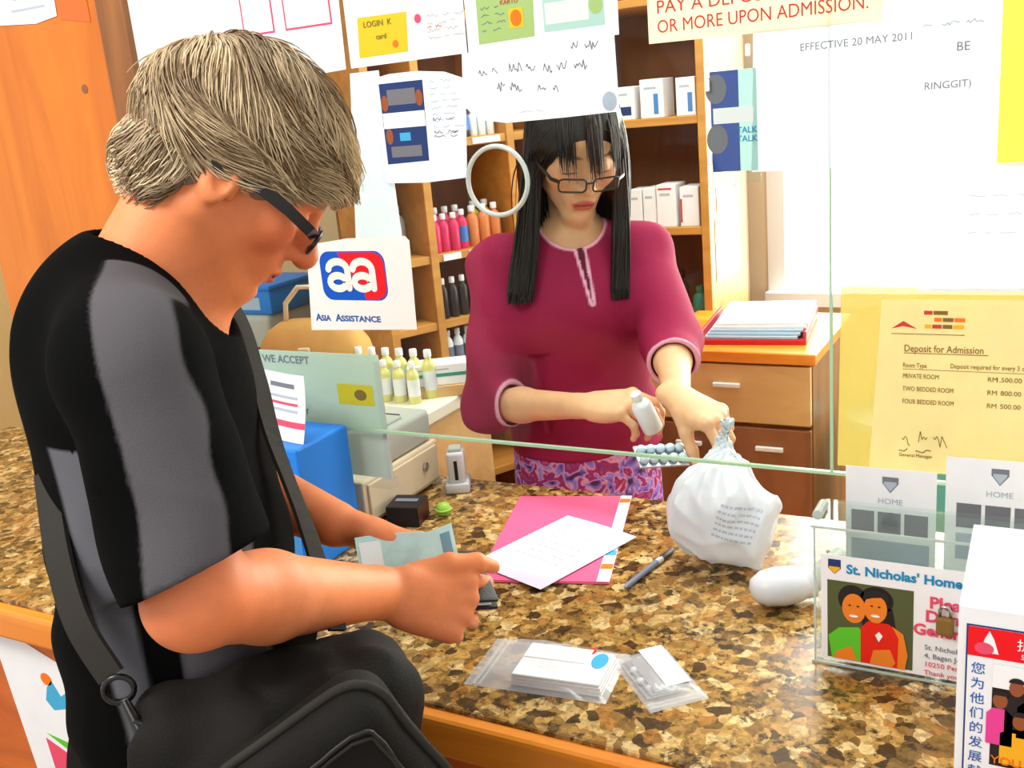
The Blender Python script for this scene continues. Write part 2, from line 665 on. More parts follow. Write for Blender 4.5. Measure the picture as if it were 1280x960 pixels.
# ---------------------------------------------------------------- papers on the glass
def paper(name, poly, material, label, cat='notice', layer=0, t=0.0005, group=None, back=False):
    y = GY - 0.0012 - 0.0009 * layer if not back else GY + 0.0068 + 0.0009 * layer
    cx = sum(p[0] for p in poly) / len(poly)
    cz = min(p[1] for p in poly)
    o = MB().prism([(x - cx, z - cz) for x, z in poly], t).build(name, material, loc=(cx, y, cz))
    tag(o, label, cat, group)
    o['_o'] = (cx, cz)
    return o


def ptext(o, body, size, m, x, z, **k):
    cx, cz = o['_o']
    return text(body, size, m, o, x - cx, z - cz, **k)


def pshape(o, poly, m, name, lv=0):
    cx, cz = o['_o']
    return shape([(x - cx, z - cz) for x, z in poly], m, o, name, y=-0.0003 - 0.00025 * lv, t=0.00024)


def R4(x0, z0, x1, z1):
    return [(x0, z0), (x1, z0), (x1, z1), (x0, z1)]


def scrib(o, x0, x1, z, m='ink_grey', amp=0.003, n=26, w=0.0006, name='handwriting', seed=0):
    """a line of illegible pen strokes"""
    rr = random.Random(seed)
    cx, cz = o['_o']
    mb = MB()
    x = x0
    while x < x1:
        wl = rr.uniform(0.008, 0.022)
        pts = []
        k = int(wl / 0.0018)
        for i in range(max(4, k)):
            pts.append((x + wl * i / max(4, k) - cx, -0.0004, z - cz + amp * (rr.random() - 0.35) * (1.6 if i % 3 else 1)))
        for i in range(len(pts) - 1):
            a, b = Vector(pts[i]), Vector(pts[i + 1])
            d = (b - a)
            s = Vector((-d.z, 0, d.x)).normalized() * w
            mb.add([a - s, b - s, b + s, a + s], [(0, 1, 2, 3)])
        x += wl + rr.uniform(0.004, 0.008)
    return mb.build(name, m, o)


pl = paper('white_poster', [(-1.318, 1.95), (-0.905, 1.95), (-0.912, 1.682), (-1.05, 1.676), (-1.2, 1.671), (-1.30, 1.671), (-1.318, 1.69)], 'white_paper',
           'large white poster on the glass above the man with red boxes', layer=0)
for x0, x1 in ((-1.09, -1.03), (-1.01, -0.925)):
    pshape(pl, R4(x0, 1.744, x1, 1.80), 'ink_pink', 'red_outline')
    pshape(pl, R4(x0 + 0.003, 1.747, x1 - 0.003, 1.80), 'label_white', 'box_fill', 1)
    for k in range(3):
        scrib(pl, x0 + 0.008, x1 - 0.02, 1.757 + k * 0.012, 'ink_pale', 0.002, seed=k + int(x0 * 100))

c1 = paper('card_sheet', [(-0.9, 1.95), (-0.707, 1.95), (-0.711, 1.684), (-0.902, 1.682)], 'white_paper',
           'sheet on the glass showing a yellow card and a white card', layer=1)
mat('card_yellow', (212, 190, 22), 0.5)
mat('card_green', (158, 190, 112), 0.5)
mat('card_teal', (168, 208, 196), 0.5)
mat('card_cream', (244, 236, 224), 0.5)
pshape(c1, [(-0.885, 1.694), (-0.803, 1.695), (-0.799, 1.746), (-0.881, 1.747)], 'card_yellow', 'yellow_card')
ptext(c1, 'LOGIN  K', 0.011, 'ink_brown', -0.872, 1.733, y=-0.0009)
ptext(c1, 'card', 0.010, 'ink_brown', -0.853, 1.716, y=-0.0009)
pshape(c1, ell(-0.822, 1.707, 0.005, 0.005), 'ink_orange', 'seal', 1)
pshape(c1, R4(-0.795, 1.694, -0.713, 1.745), 'card_cream', 'white_card')
pshape(c1, ell(-0.782, 1.735, 0.0055, 0.006), 'ink_pink', 'red_seal', 1)
for k in range(4):
    scrib(c1, -0.768, -0.722, 1.735 - k * 0.009, 'ink_pale', 0.003, seed=20 + k)
scrib(c1, -0.768, -0.74, 1.722, 'ink_pink', 0.003, seed=31)

c2 = paper('card_sheet', [(-0.705, 1.95), (-0.492, 1.95), (-0.495, 1.684), (-0.708, 1.684)], 'white_paper',
           'sheet on the glass showing a green card and a teal edged card', layer=2)
pshape(c2, [(-0.691, 1.692), (-0.609, 1.694), (-0.607, 1.748), (-0.690, 1.748)], 'card_green', 'green_card')
pshape(c2, R4(-0.644, 1.707, -0.623, 1.731), 'card_yellow', 'photo_frame', 1)
pshape(c2, ell(-0.6335, 1.719, 0.008, 0.010), 'ink_orange', 'portrait', 2)
ptext(c2, 'KARTU', 0.008, 'ink_red', -0.655, 1.737, y=-0.0009)
for k in range(4):
    scrib(c2, -0.684, -0.656, 1.735 - k * 0.009, 'ink_grey', 0.0025, seed=40 + k)
pshape(c2, R4(-0.595, 1.697, -0.512, 1.748), 'card_teal', 'teal_card')
pshape(c2, R4(-0.592, 1.706, -0.533, 1.731), 'card_cream', 'card_field', 1)
pshape(c2, ell(-0.523, 1.722, 0.009, 0.011), 'card_green', 'emblem', 1)

hw = paper('handwritten_note', [(-0.718, 1.684), (-0.501, 1.684), (-0.500, 1.594), (-0.58, 1.592), (-0.66, 1.591), (-0.70, 1.598), (-0.724, 1.618)], 'white_paper',
           'white handwritten note hanging over the woman in pink', layer=3)
for k, (a, b, z) in enumerate([(-0.56, -0.52, 1.675), (-0.695, -0.665, 1.654), (-0.65, -0.62, 1.656), (-0.60, -0.535, 1.652), (-0.67, -0.64, 1.634), (-0.61, -0.58, 1.628)]):
    scrib(hw, a, b, z, 'ink_grey', 0.009, w=0.0007, seed=60 + k)
scrib(hw, -0.64, -0.6, 1.603, 'ink_pale', 0.002, seed=70)
clear_mat('tape', (230, 238, 244), 0.12, 0.12)
pshape(hw, ell(-0.512, 1.607, 0.010, 0.012), 'tape', 'clear_tape', 1)

sl = paper('plastic_sleeve', [(-0.912, 1.676), (-0.862, 1.676), (-0.856, 1.442), (-0.895, 1.43), (-0.94, 1.442)], 'white_paper',
           'long white slip hanging behind the dark picture notice', layer=0, back=True)
dv = paper('device_notice', [(-0.874, 1.664), (-0.84, 1.669), (-0.795, 1.669), (-0.75, 1.664), (-0.718, 1.652), (-0.731, 1.523), (-0.80, 1.519), (-0.871, 1.521)], 'white_paper',
           'white notice with a dark blue picture column, beside the grey hair', layer=0)
pshape(dv, [(-0.859, 1.547), (-0.789, 1.549), (-0.786, 1.657), (-0.859, 1.657)], 'ink_navy', 'dark_picture')
mat('slate_print', (112, 112, 120), 0.6)
pshape(dv, R4(-0.847, 1.627, -0.80, 1.648), 'slate_print', 'picture_device', 1)
pshape(dv, R4(-0.858, 1.596, -0.788, 1.617), 'label_white', 'caption_band', 1)
pshape(dv, R4(-0.850, 1.556, -0.799, 1.571), 'slate_print', 'picture_device', 1)
pshape(dv, R4(-0.833, 1.578, -0.815, 1.589), 'cyan_print', 'picture_screen', 1)
for x, z in ((-0.852, 1.63), (-0.794, 1.634), (-0.85, 1.585)):
    pshape(dv, ell(x, z, 0.006, 0.011), 'skin_print_dark', 'picture_hand', 2)
for k in range(9):
    scrib(dv, -0.776, -0.738, 1.652 - k * 0.0085, 'ink_pale', 0.0025, seed=80 + k)
for z in (1.603, 1.585, 1.58):
    scrib(dv, -0.776, -0.745, z, 'ink_grey', 0.003, seed=int(z * 1000))

# Asia Assistance sticker
st = paper('insurance_sticker', [(-1.043, 1.30), (-1.029, 1.434), (-0.95, 1.443), (-0.845, 1.445), (-0.838, 1.438), (-0.843, 1.306)], 'sticker_white',
           'white sticker with a blue and red emblem reading ASIA ASSISTANCE', cat='sticker', layer=1)
pshape(st, rrect(-1.008, 1.349, -0.886, 1.424, 0.018), 'logo_blue', 'emblem_blue')
pshape(st, [(-0.972, 1.422), (-0.96, 1.40), (-0.945, 1.385), (-0.932, 1.37), (-0.928, 1.351), (-0.905, 1.351), (-0.893, 1.356), (-0.888, 1.368), (-0.888, 1.405), (-0.893, 1.417), (-0.905, 1.422)], 'logo_red', 'emblem_red', 1)


def letter_a(x0, z0, w, h, sw):
    """rounded two storey letter a drawn with broad strokes"""
    cx, cz = st['_o']
    p1 = [(0.06, 0.74)] + [(0.45 + 0.40 * math.cos(math.radians(t)), 0.70 + 0.30 * math.sin(math.radians(t))) for t in range(150, -1, -15)] + [(0.85, 0.4), (0.85, 0.06)]
    p2 = [(0.42 + 0.34 * math.cos(math.radians(t)), 0.27 + 0.235 * math.sin(math.radians(t))) for t in range(0, 361, 20)]
    mb = MB()
    for pi_, path in enumerate((p1, p2)):
        q = [Vector((x0 - cx + x * w, -0.0012 - 0.0004 * pi_, z0 - cz + z * h)) for x, z in path]
        for i, p in enumerate(q):
            d = (q[min(i + 1, len(q) - 1)] - q[max(i - 1, 0)]).normalized()
            nn = Vector((-d.z, 0, d.x)) * sw / 2
            if i:
                mb.add([last[0], p - nn, p + nn, last[1]], [(0, 1, 2, 3)])
            last = (p - nn, p + nn)
        for p in ((q[0], q[-1]) if pi_ == 0 else ()):
            mb.add([p + Vector((sw / 2 * math.cos(k * 0.5236), -0.00002, sw / 2 * math.sin(k * 0.5236))) for k in range(12)], [tuple(range(12))])
    return mb.build('emblem_letter', 'sticker_white', st)


letter_a(-0.9945, 1.3655, 0.045, 0.043, 0.0115)
letter_a(-0.9485, 1.3655, 0.045, 0.043, 0.0115)
ptext(st, 'A', 0.0155, 'ink_blue', -1.030, 1.316, bold=0.03, sx=1.05)
ptext(st, 'SIA', 0.0125, 'ink_blue', -1.0195, 1.316, bold=0.03, sx=1.05)
ptext(st, 'A', 0.0155, 'ink_blue', -0.991, 1.316, bold=0.03, sx=1.05)
ptext(st, 'SSISTANCE', 0.0125, 'ink_blue', -0.9805, 1.316, bold=0.03, sx=1.22)

# deposit line, top centre
py_ = paper('deposit_banner', [(-0.456, 1.86), (-0.186, 1.86), (-0.19, 1.666), (-0.457, 1.669)], 'cream_paper',
            'cream notice reading OR MORE UPON ADMISSION in red letters', layer=2)
ptext(py_, 'PAY A DEPOSIT OF RM', 0.021, 'ink_red', -0.446, 1.702, bold=0.003)
ptext(py_, 'OR MORE UPON ADMISSION.', 0.021, 'ink_red', -0.446, 1.680, bold=0.003, sx=0.87)

ef = paper('effective_notice', [(-0.331, 1.671), (-0.080, 1.664), (-0.079, 1.512), (-0.337, 1.512)], 'white_paper',
           'white notice reading EFFECTIVE 20 MAY 2011 washed out by window light', layer=1)
ptext(ef, 'EFFECTIVE 20 MAY 2011', 0.0115, 'ink_grey', -0.279, 1.643, bold=0.002)
ptext(ef, 'BE', 0.013, 'ink_grey', -0.117, 1.627, bold=0.002)
ptext(ef, 'RINGGIT)', 0.011, 'ink_grey', -0.148, 1.590, bold=0.002)
scrib(ef, -0.15, -0.09, 1.655, 'ink_pale', 0.003, seed=90)
wp = paper('plain_notice', [(-0.159, 1.509), (0.03, 1.509), (0.03, 1.371), (-0.150, 1.370)], 'white_paper',
           'blank white sheet on the glass above the yellow deposit notice', layer=2)
for k in range(3):
    scrib(wp, -0.1, -0.05, 1.475 - k * 0.02, 'ink_pale', 0.0015, w=0.0004, seed=95 + k)
mat('yellow_plastic', (250, 242, 120), 0.4, 0.4, trans=0.5)
mat('olive_plastic', (216, 196, 112), 0.35, 0.4, trans=0.55, alpha=0.75)
ub = paper('yellow_sheet', [(-0.075, 1.80), (0.05, 1.80), (0.05, 1.505), (-0.075, 1.505)], 'yellow_plastic',
           'yellow sheet at the upper right edge of the glass', layer=0, back=True)
yb = paper('olive_folder', [(-0.236, 1.376), (0.05, 1.378), (0.05, 1.147), (-0.241, 1.147)], 'olive_plastic',
           'olive see through folder behind the yellow deposit notice', cat='folder', layer=0, back=True)
mat('lime_plastic', (206, 220, 40), 0.4, 0.4, trans=0.5)
pshape_l = shape([(-0.05, 0.0), (-0.075, 0.0), (-0.03, 0.07), (-0.02, 0.05)], 'lime_plastic', yb, 'lime_tab', y=-0.0006, t=0.0003)
dp = paper('deposit_notice', [(-0.189, 1.36), (0.05, 1.361), (0.05, 1.150), (-0.202, 1.152)], 'yellow_paper',
           'pale yellow sheet titled Deposit for Admission on the glass', layer=1)
for r_, (z, segs) in enumerate([(1.343, [(-0.143, -0.134, 'ink_red'), (-0.133, -0.118, 'ink_brown')]),
                                (1.335, [(-0.132, -0.124, 'ink_orange'), (-0.123, -0.112, 'ink_brown'), (-0.111, -0.100, 'ink_orange')]),
                                (1.327, [(-0.142, -0.135, 'yellow_print'), (-0.134, -0.124, 'ink_red'), (-0.123, -0.113, 'ink_brown'), (-0.112, -0.101, 'yellow_print')])]):
    for a, b, m in segs:
        pshape(dp, R4(a, z, b, z + 0.0045), m, 'logo_word')
pshape(dp, [(-0.178, 1.326), (-0.165, 1.335), (-0.150, 1.326), (-0.165, 1.329)], 'ink_red', 'emblem')
pshape(dp, R4(-0.178, 1.3195, -0.1, 1.3203), 'ink_brown', 'rule')
ptext(dp, 'Deposit for Admission', 0.0118, 'ink_brown', -0.164, 1.299, bold=0.003, sx=0.78)
pshape(dp, R4(-0.164, 1.2968, -0.075, 1.2976), 'ink_brown', 'underline')
ptext(dp, 'Room Type', 0.0078, 'ink_brown', -0.165, 1.280, sx=0.7)
ptext(dp, 'Deposit required for every 3 days', 0.0078, 'ink_brown', -0.114, 1.281, sx=0.78)
pshape(dp, R4(-0.165, 1.2775, 0.0, 1.2780), 'ink_brown', 'rule')
for k, (a, b) in enumerate((('PRIVATE ROOM', '1,500.00'), ('TWO BEDDED ROOM', '800.00'), ('FOUR BEDDED ROOM', '500.00'))):
    ptext(dp, a, 0.0078, 'ink_brown', -0.165, 1.267 - k * 0.0155, sx=0.72)
    ptext(dp, 'RM', 0.0078, 'ink_brown', -0.075, 1.267 - k * 0.0155, bold=0.002)
    ptext(dp, b, 0.0078, 'ink_brown', -0.04, 1.267 - k * 0.0155, align='RIGHT')
scrib(dp, -0.165, -0.125, 1.19, 'ink_brown', 0.012, w=0.0004, name='signature', seed=3)
scrib(dp, -0.168, -0.14, 1.177, 'ink_brown', 0.003, seed=4)
ptext(dp, 'General Manager', 0.006, 'ink_brown', -0.168, 1.1695, sx=0.9)

# clear pouch with a blue leaflet, hung on the glass next to the shelf end
pc = thing('leaflet_pouch', 'clear pouch holding a blue and white leaflet, beside the bright window', 'pouch', (-0.355, GY - 0.0015, 1.5))
mat('leaflet_blue', (74, 104, 176), 0.5, 0.3, trans=0.5)
mat('leaflet_pale', (206, 232, 226), 0.5, 0.3, trans=0.6)
MB().prism(R4(-0.029, 0.014, 0.005, 0.13), 0.0005, Matrix.Translation((0, -0.001, 0))).build('leaflet', 'leaflet_blue', pc)
MB().prism(R4(0.005, 0.014, 0.026, 0.13), 0.0005, Matrix.Translation((0, -0.001, 0))).build('leaflet_half', 'leaflet_pale', pc)
lf = MB().prism(R4(-0.026, 0.07, 0.022, 0.088), 0.0003, Matrix.Translation((0, -0.0016, 0))).build('title_band', 'label_white', pc)
for z in (0.052, 0.11):
    MB().prism(ell(-0.022, z, 0.013, 0.017), 0.0003, Matrix.Translation((0, -0.0014, 0))).build('picture', 'slate_print', pc)
for z in (0.058, 0.048):
    text('TALK', 0.010, 'ink_teal', pc, 0.002, z, y=-0.0019, bold=0.02)
MB().box((-0.034, -0.003, 0.0), (0.03, -0.0024, 0.15)).build('clear_front', 'acrylic', pc)
mat('clip_shine', (250, 250, 250), 0.08, 0.8)
for x, z in ((-0.031, 0.145), (0.018, 0.15), (-0.031, 0.115), (-0.031, 0.002), (-0.003, 0.004), (-0.031, 0.03)):
    MB().rbox((x - 0.003, -0.006, z - 0.007), (x + 0.003, -0.003, z + 0.007), 0.0015).build('clip', 'clip_shine', pc)

# paper and tape on the pillar
pp = tag(MB().prism([(-1.66, 1.90), (-1.47, 1.90), (-1.476, 1.818), (-1.53, 1.812), (-1.66, 1.822)], 0.0006, Matrix.Translation((0, 1.1985, 0))).build('pillar_note', 'white_card'),
         'white note taped high on the orange wooden pillar', 'notice')
for k in range(2):
    MB().prism(R4(-1.585 + 0.01 * k, 1.835 + 0.018 * k, -1.50, 1.839 + 0.018 * k), 0.0003, Matrix.Translation((0, 1.1981, 0))).build('text_line', 'ink_pale', pp)
mat('tape_orange', (236, 104, 40), 0.4, 0.4)
tp = tag(MB().prism([(-1.475, 1.87), (-1.40, 1.87), (-1.40, 1.80), (-1.47, 1.812)], 0.0004, Matrix.Translation((0, 1.1990, 0))).build('orange_tape', 'tape_orange'),
         'patch of orange red tape high on the wooden pillar', 'tape')


# ================================================================= SHELVES BEHIND
def shelf_unit(name, label, origin, rz, width, depth, zs, divs, z0, z1, x0=0.0):
    """local x along the front, y to the back; boards at zs, uprights at divs"""
    t = thing(name, label, 'shelf', (origin[0], origin[1], 0), rz)
    MB().box((x0, depth - 0.012, z0), (width, depth, z1)).build('back_panel', 'wood_shelf_back', t)
    for d in divs:
        MB().rbox((d - 0.011, 0, z0), (d + 0.011, depth - 0.012, z1), 0.002).build('upright', 'wood_shelf', t)
    for z in zs:
        for a, b in zip(divs[:-1], divs[1:]):
            MB().rbox((a + 0.011, 0.004, z - 0.02), (b - 0.011, depth - 0.012, z), 0.002).build('shelf_board', 'wood_shelf', t)
    return t


SR = shelf_unit('medicine_shelf', 'wooden medicine shelf with open compartments behind the woman in pink', (-1.2, 2.47), 0.0, 0.40, 0.34,
                (0.75, 1.0, 1.268, 1.543, 1.83, 2.1), (0.011, 0.389), 0.02, 2.3)
# corner shelf, turned 63 degrees; local x runs into the room's depth
SA = math.atan2(0.893, 0.45)
DX, DY = 0.45, 0.893
SL = shelf_unit('corner_shelf', 'wooden corner shelf with pink and orange bottles beside the speaking hole', (-1.12 - 1.0 * DX, 2.45 - 1.0 * DY), SA, 0.93, 0.22,
                (0.7, 0.985, 1.115, 1.278, 1.543, 1.83, 2.1), (0.391, 0.52, 0.77, 0.919), 0.02, 2.3, x0=0.38)
for a, b in ((0.545, 0.595), (0.62, 0.675)):
    MB().box((a, 0.0005, 1.2605), (b, 0.004, 1.2755)).build('price_strip', 'label_white', SL)
MB().box((0.66, 0.0005, 1.526), (0.74, 0.004, 1.5405)).build('price_strip', 'label_white', SL)


def onL(x, y, z):
    """point of the corner shelf's own frame in the room"""
    bx, by = -1.12 - DX, 2.45 - DY
    return (bx + x * DX - y * DY, by + x * DY + y * DX, z)


def bottle(kind, loc, label, group, rz=0, s=1.0):
    r, h, body, capm, band = kind
    t = thing('medicine_bottle', label, 'bottle', loc, rz, group)
    r *= s
    h *= s
    MB().lathe([(r * 0.92, 0), (r, h * 0.03), (r, h * 0.66), (r * 0.85, h * 0.74), (r * 0.42, h * 0.82), (r * 0.42, h * 0.86)], 14).build('bottle_body', body, t, smooth='auto')
    MB().lathe([(r * 0.52, h * 0.85), (r * 0.54, h * 0.87), (r * 0.54, h * 0.985), (r * 0.46, h)], 14).build('cap', capm, t, smooth='auto')
    if band:
        MB().lathe([(r * 1.012, h * 0.18), (r * 1.012, h * 0.58)], 14).build('paper_label', band, t, smooth='auto')
    return t


for n, c in dict(liq_pink=(214, 48, 100), liq_orange=(214, 128, 70), liq_yellow=(196, 180, 40), liq_dark=(46, 36, 34), cap_white=(232, 236, 238),
                 bottle_white=(226, 232, 236), liq_green=(214, 212, 130), cap_blue=(60, 120, 200), liq_grey=(120, 130, 150), label_blue=(70, 130, 200)).items():
    mat(n, c, 0.3, 0.5)
ORD = ('first', 'second', 'third', 'fourth', 'fifth', 'sixth')
PINK = (0.0135, 0.092, 'liq_pink', 'cap_white', None)
PINKL = (0.0135, 0.096, 'liq_pink', 'cap_white', 'cap_blue')
ORAN = (0.0155, 0.10, 'liq_orange', 'cap_white', None)
YELL = (0.016, 0.105, 'liq_yellow', 'cap_white', 'label_blue')
DARK = (0.013, 0.10, 'liq_dark', 'cap_white', None)
GREY = (0.013, 0.10, 'bottle_white', 'cap_white', 'liq_grey')
WHIT = (0.024, 0.125, 'bottle_white', 'cap_white', None)
GRN = (0.017, 0.115, 'liq_green', 'cap_white', 'bottle_white')
for i in range(4):
    k = PINKL if i == 3 else PINK
    bottle(k, onL(0.545 + i * 0.027, 0.03 + 0.004 * (i % 2), 1.278),
           'pink bottle with a blue label on the corner shelf' if i == 3 else 'small pink syrup bottle, %s from the left in the front row' % ORD[i], 'pink bottles on the corner shelf')
for i in range(4):
    bottle(PINK, onL(0.55 + i * 0.03, 0.085, 1.278), 'white capped pink bottle, %s from the left in the second row' % ORD[i], 'pink bottles in the second row', s=1.12)
for i in range(3):
    bottle(ORAN, onL(0.660 + i * 0.033, 0.04, 1.278), 'orange syrup bottle with white cap, %s from the left' % ORD[i], 'orange bottles on the corner shelf')
for i in range(3):
    bottle(YELL, onL(0.70 + i * 0.035 + (0.06 if i == 2 else 0), 0.095 if i < 2 else 0.05, 1.278), 'yellow bottle with blue label near the speaking hole, %s from the left' % ORD[i], 'yellow bottles near the hole')
for i in range(5):
    bottle(DARK, onL(0.548 + i * 0.029, 0.03, 1.115), 'dark bottle with white cap, %s from the left on the lower corner shelf' % ORD[i], 'dark bottles on the lower corner shelf')
    bottle(GREY, onL(0.548 + i * 0.029, 0.03, 0.985), 'white and grey bottle under the dark bottles, %s from the left' % ORD[i], 'white grey bottles on the lowest shelf')
bottle(WHIT, onL(0.445, 0.06, 1.278), 'tall white bottle left of the pink ones on the corner shelf', None)
bottle(WHIT, onL(0.49, 0.12, 1.278), 'second tall white bottle partly behind the sticker on the corner shelf', None, s=0.95)
BLU = (0.016, 0.09, 'liq_dark', 'cap_blue', 'label_blue')
for i in range(2):
    bottle(BLU, onL(0.63 + i * 0.03, 0.04, 1.543), 'dark bottle with blue cap under the handwritten note, %s from the left' % ORD[i], 'blue capped bottles on the upper board')
for i in range(3):
    bottle((0.011, 0.065, 'bottle_white', 'cap_white', None), onL(0.688 + i * 0.025, 0.04, 1.543), 'small white bottle under the handwritten note, %s from the left' % ORD[i], 'small white bottles on the upper board')


def carton(loc, size, label, group=None, rz=0, body='white_card', stripe=None, cat='box', stripe_m='label_blue', name='medicine_box'):
    w, d, h = size
    t = thing(name, label, cat, loc, rz, group)
    MB().rbox((-w / 2, -d / 2, 0), (w / 2, d / 2, h), 0.0012, 1).build('carton', body, t)
    if stripe:
        x0, x1, z0, z1 = stripe
        MB().box((x0 * w, -d / 2 - 0.0006, z0 * h), (x1 * w, -d / 2 - 0.0001, z1 * h)).build('printed_stripe', stripe_m, t)
    MB().box((-w * 0.32, -d / 2 - 0.0005, h * 0.74), (w * 0.2, -d / 2 - 0.0001, h * 0.80)).build('printed_name', 'ink_pale', t)
    return t


mat('carton_grey', (222, 226, 226), 0.6)
mat('carton_cream', (226, 216, 196), 0.6)
carton((-0.945, 2.53, 1.543), (0.062, 0.08, 0.095), 'white box with an upright blue stripe on the upper medicine shelf', 'stripe boxes', stripe=(0.08, 0.28, 0.1, 0.62))
carton((-0.856, 2.53, 1.543), (0.05, 0.08, 0.092), 'white box with a blue stripe at the right end of the upper shelf', 'stripe boxes', stripe=(0.1, 0.34, 0.1, 0.6))
carton((-1.02, 2.525, 1.543), (0.06, 0.08, 0.082), 'white box with blue marks beside the handwritten note', None, stripe=(-0.2, 0.35, 0.14, 0.4), stripe_m='ink_navy')
carton((-1.105, 2.525, 1.543), (0.06, 0.08, 0.085), 'grey white box farthest left on the upper shelf', None, body='carton_grey')
for i, (x, w, h, b) in enumerate([(-1.155, 0.034, 0.083, 'carton_grey'), (-1.115, 0.034, 0.08, 'carton_cream'), (-1.078, 0.034, 0.082, 'carton_grey'), (-1.042, 0.032, 0.08, 'carton_cream'),
                                  (-1.004, 0.036, 0.098, 'white_card'), (-0.965, 0.036, 0.10, 'white_card')]):
    carton((x, 2.53, 1.268), (w, 0.08, h), ['grey narrow carton on the middle shelf behind the hair', 'cream narrow carton on the middle shelf behind the hair', 'grey carton right of her glasses on the middle shelf',
                                            'cream carton right of her glasses on the middle shelf', 'white carton with green foot stripe, left of a pair', 'white carton with green foot stripe, right of a pair'][i],
           None, body=b, stripe=(-0.45, -0.2, 0.02, 0.16) if i > 3 else None, stripe_m='green_print')
carton((-0.918, 2.525, 1.268), (0.052, 0.08, 0.108), 'tallest white carton with red lettering on the middle shelf', None, stripe=(-0.4, 0.3, 0.88, 0.92), stripe_m='ink_red')
carton((-0.858, 2.53, 1.268), (0.05, 0.08, 0.10), 'white carton with a red edge at the right end of the middle shelf', None, stripe=(-0.48, -0.38, 0.1, 0.7), stripe_m='ink_red')
mat('teal_plastic', (60, 150, 130), 0.4)
mat('brown_plastic', (84, 60, 44), 0.4)
bottle((0.02, 0.10, 'teal_plastic', 'teal_plastic', None), (-0.862, 2.56, 1.0), 'teal bottle on the lowest visible medicine shelf', None)
bottle((0.026, 0.14, 'brown_plastic', 'brown_plastic', None), (-0.925, 2.58, 1.0), 'brown bottle on the lowest visible medicine shelf', None)

# notices pinned to the shelf end (faces +x)
SIDE = Matrix.Translation((-0.798, 0, 0)) @ Matrix.Rotation(math.pi / 2, 4, 'Z')
n1 = tag(MB().prism(R4(2.53, 1.295, 2.68, 1.36), 0.0008, SIDE).build('small_note', 'white_card'), 'small white note on the shelf end beside the window', 'notice')
n2 = tag(MB().prism([(2.51, 1.118), (2.72, 1.118), (2.72, 1.278), (2.51, 1.285)], 0.0008, SIDE).build('price_list', 'white_card'), 'white printed list on the shelf end below the small note', 'notice')
for k in range(9):
    MB().prism(R4(2.54, 1.135 + k * 0.014, 2.66 + 0.02 * (k % 3), 1.139 + k * 0.014), 0.0002, Matrix.Translation((-0.7976, 0, 0)) @ Matrix.Rotation(math.pi / 2, 4, 'Z')).build('text_line', 'ink_pale', n2)

# low cabinet behind the woman with a tray of papers
cb = thing('low_cabinet', 'low wooden cabinet with pale drawer below the window', 'cabinet', (-0.64, 2.24, 0))
MB().rbox((-0.19, -0.19, 1.035), (0.19, 0.2, 1.06), 0.003).build('cabinet_top', 'wood_trim', cb)
MB().box((-0.18, -0.17, 0.03), (0.18, 0.2, 1.035)).build('body', 'wood_brown', cb)
for x0, x1, z0, z1, m in ((-0.178, 0.178, 0.90, 1.03, 'wood_cabinet'), (-0.178, -0.003, 0.05, 0.89, 'wood_shelf_back'), (0.003, 0.178, 0.05, 0.89, 'wood_shelf_back')):
    d = MB().rbox((x0, -0.186, z0), (x1, -0.17, z1), 0.002).build('drawer_front' if z0 > 0.8 else 'door', m, cb)
    MB().rbox(((x0 + x1) / 2 - 0.03, -0.196, z1 - 0.05), ((x0 + x1) / 2 + 0.03, -0.186, z1 - 0.04), 0.002).build('handle', 'frame_white', d)
mat('tray_red', (196, 40, 54), 0.4)
mat('paper_blue', (176, 206, 226), 0.7)
tr = thing('paper_tray', 'red folder tray on the low cabinet', 'tray', (-0.615, 2.24, 1.06), 0.12)
MB().rbox((-0.115, -0.13, 0), (0.115, 0.13, 0.012), 0.002).build('tray_base', 'tray_red', tr)
for x in (-0.115, 0.108):
    MB().rbox((x, -0.13, 0.01), (x + 0.007, 0.13, 0.03), 0.002).build('tray_wall', 'tray_red', tr)
for i in range(5):
    o = MB().rbox((-0.1, -0.12, 0), (0.1, 0.11, 0.006), 0.001).build('paper_stack', 'paper_blue' if i < 3 else 'white_card')
    o.location = (-0.615 + 0.003 * i, 2.235 + 0.006 * i, 1.0722 + 0.0062 * i)
    o.rotation_euler = (0, 0, 0.12 + 0.012 * (i - 2))
    tag(o, ['pale blue bundle of forms at the bottom of the red tray', 'second pale blue bundle of forms in the red tray', 'uppermost pale blue bundle of forms in the red tray',
            'lower white bundle of forms in the red tray', 'white bundle of forms topmost in the red tray'][i], 'papers', 'papers in the red tray')

# teal bin right of the cabinet
mat('teal_bin', (92, 176, 172), 0.4)
tb = thing('waste_bin', 'teal waste bin on the floor right of the low cabinet', 'bin', (-0.30, 2.25, 0))
MB().lathe([(0.10, 0), (0.105, 0.01), (0.125, 0.86), (0.118, 0.86), (0.1, 0.03)], 24).build('bin_body', 'teal_bin', tb, smooth='auto')
MB().lathe([(0.13, 0.85), (0.132, 0.87), (0.12, 0.88), (0.118, 0.86)], 24).build('rim', 'teal_bin', tb, smooth='auto')

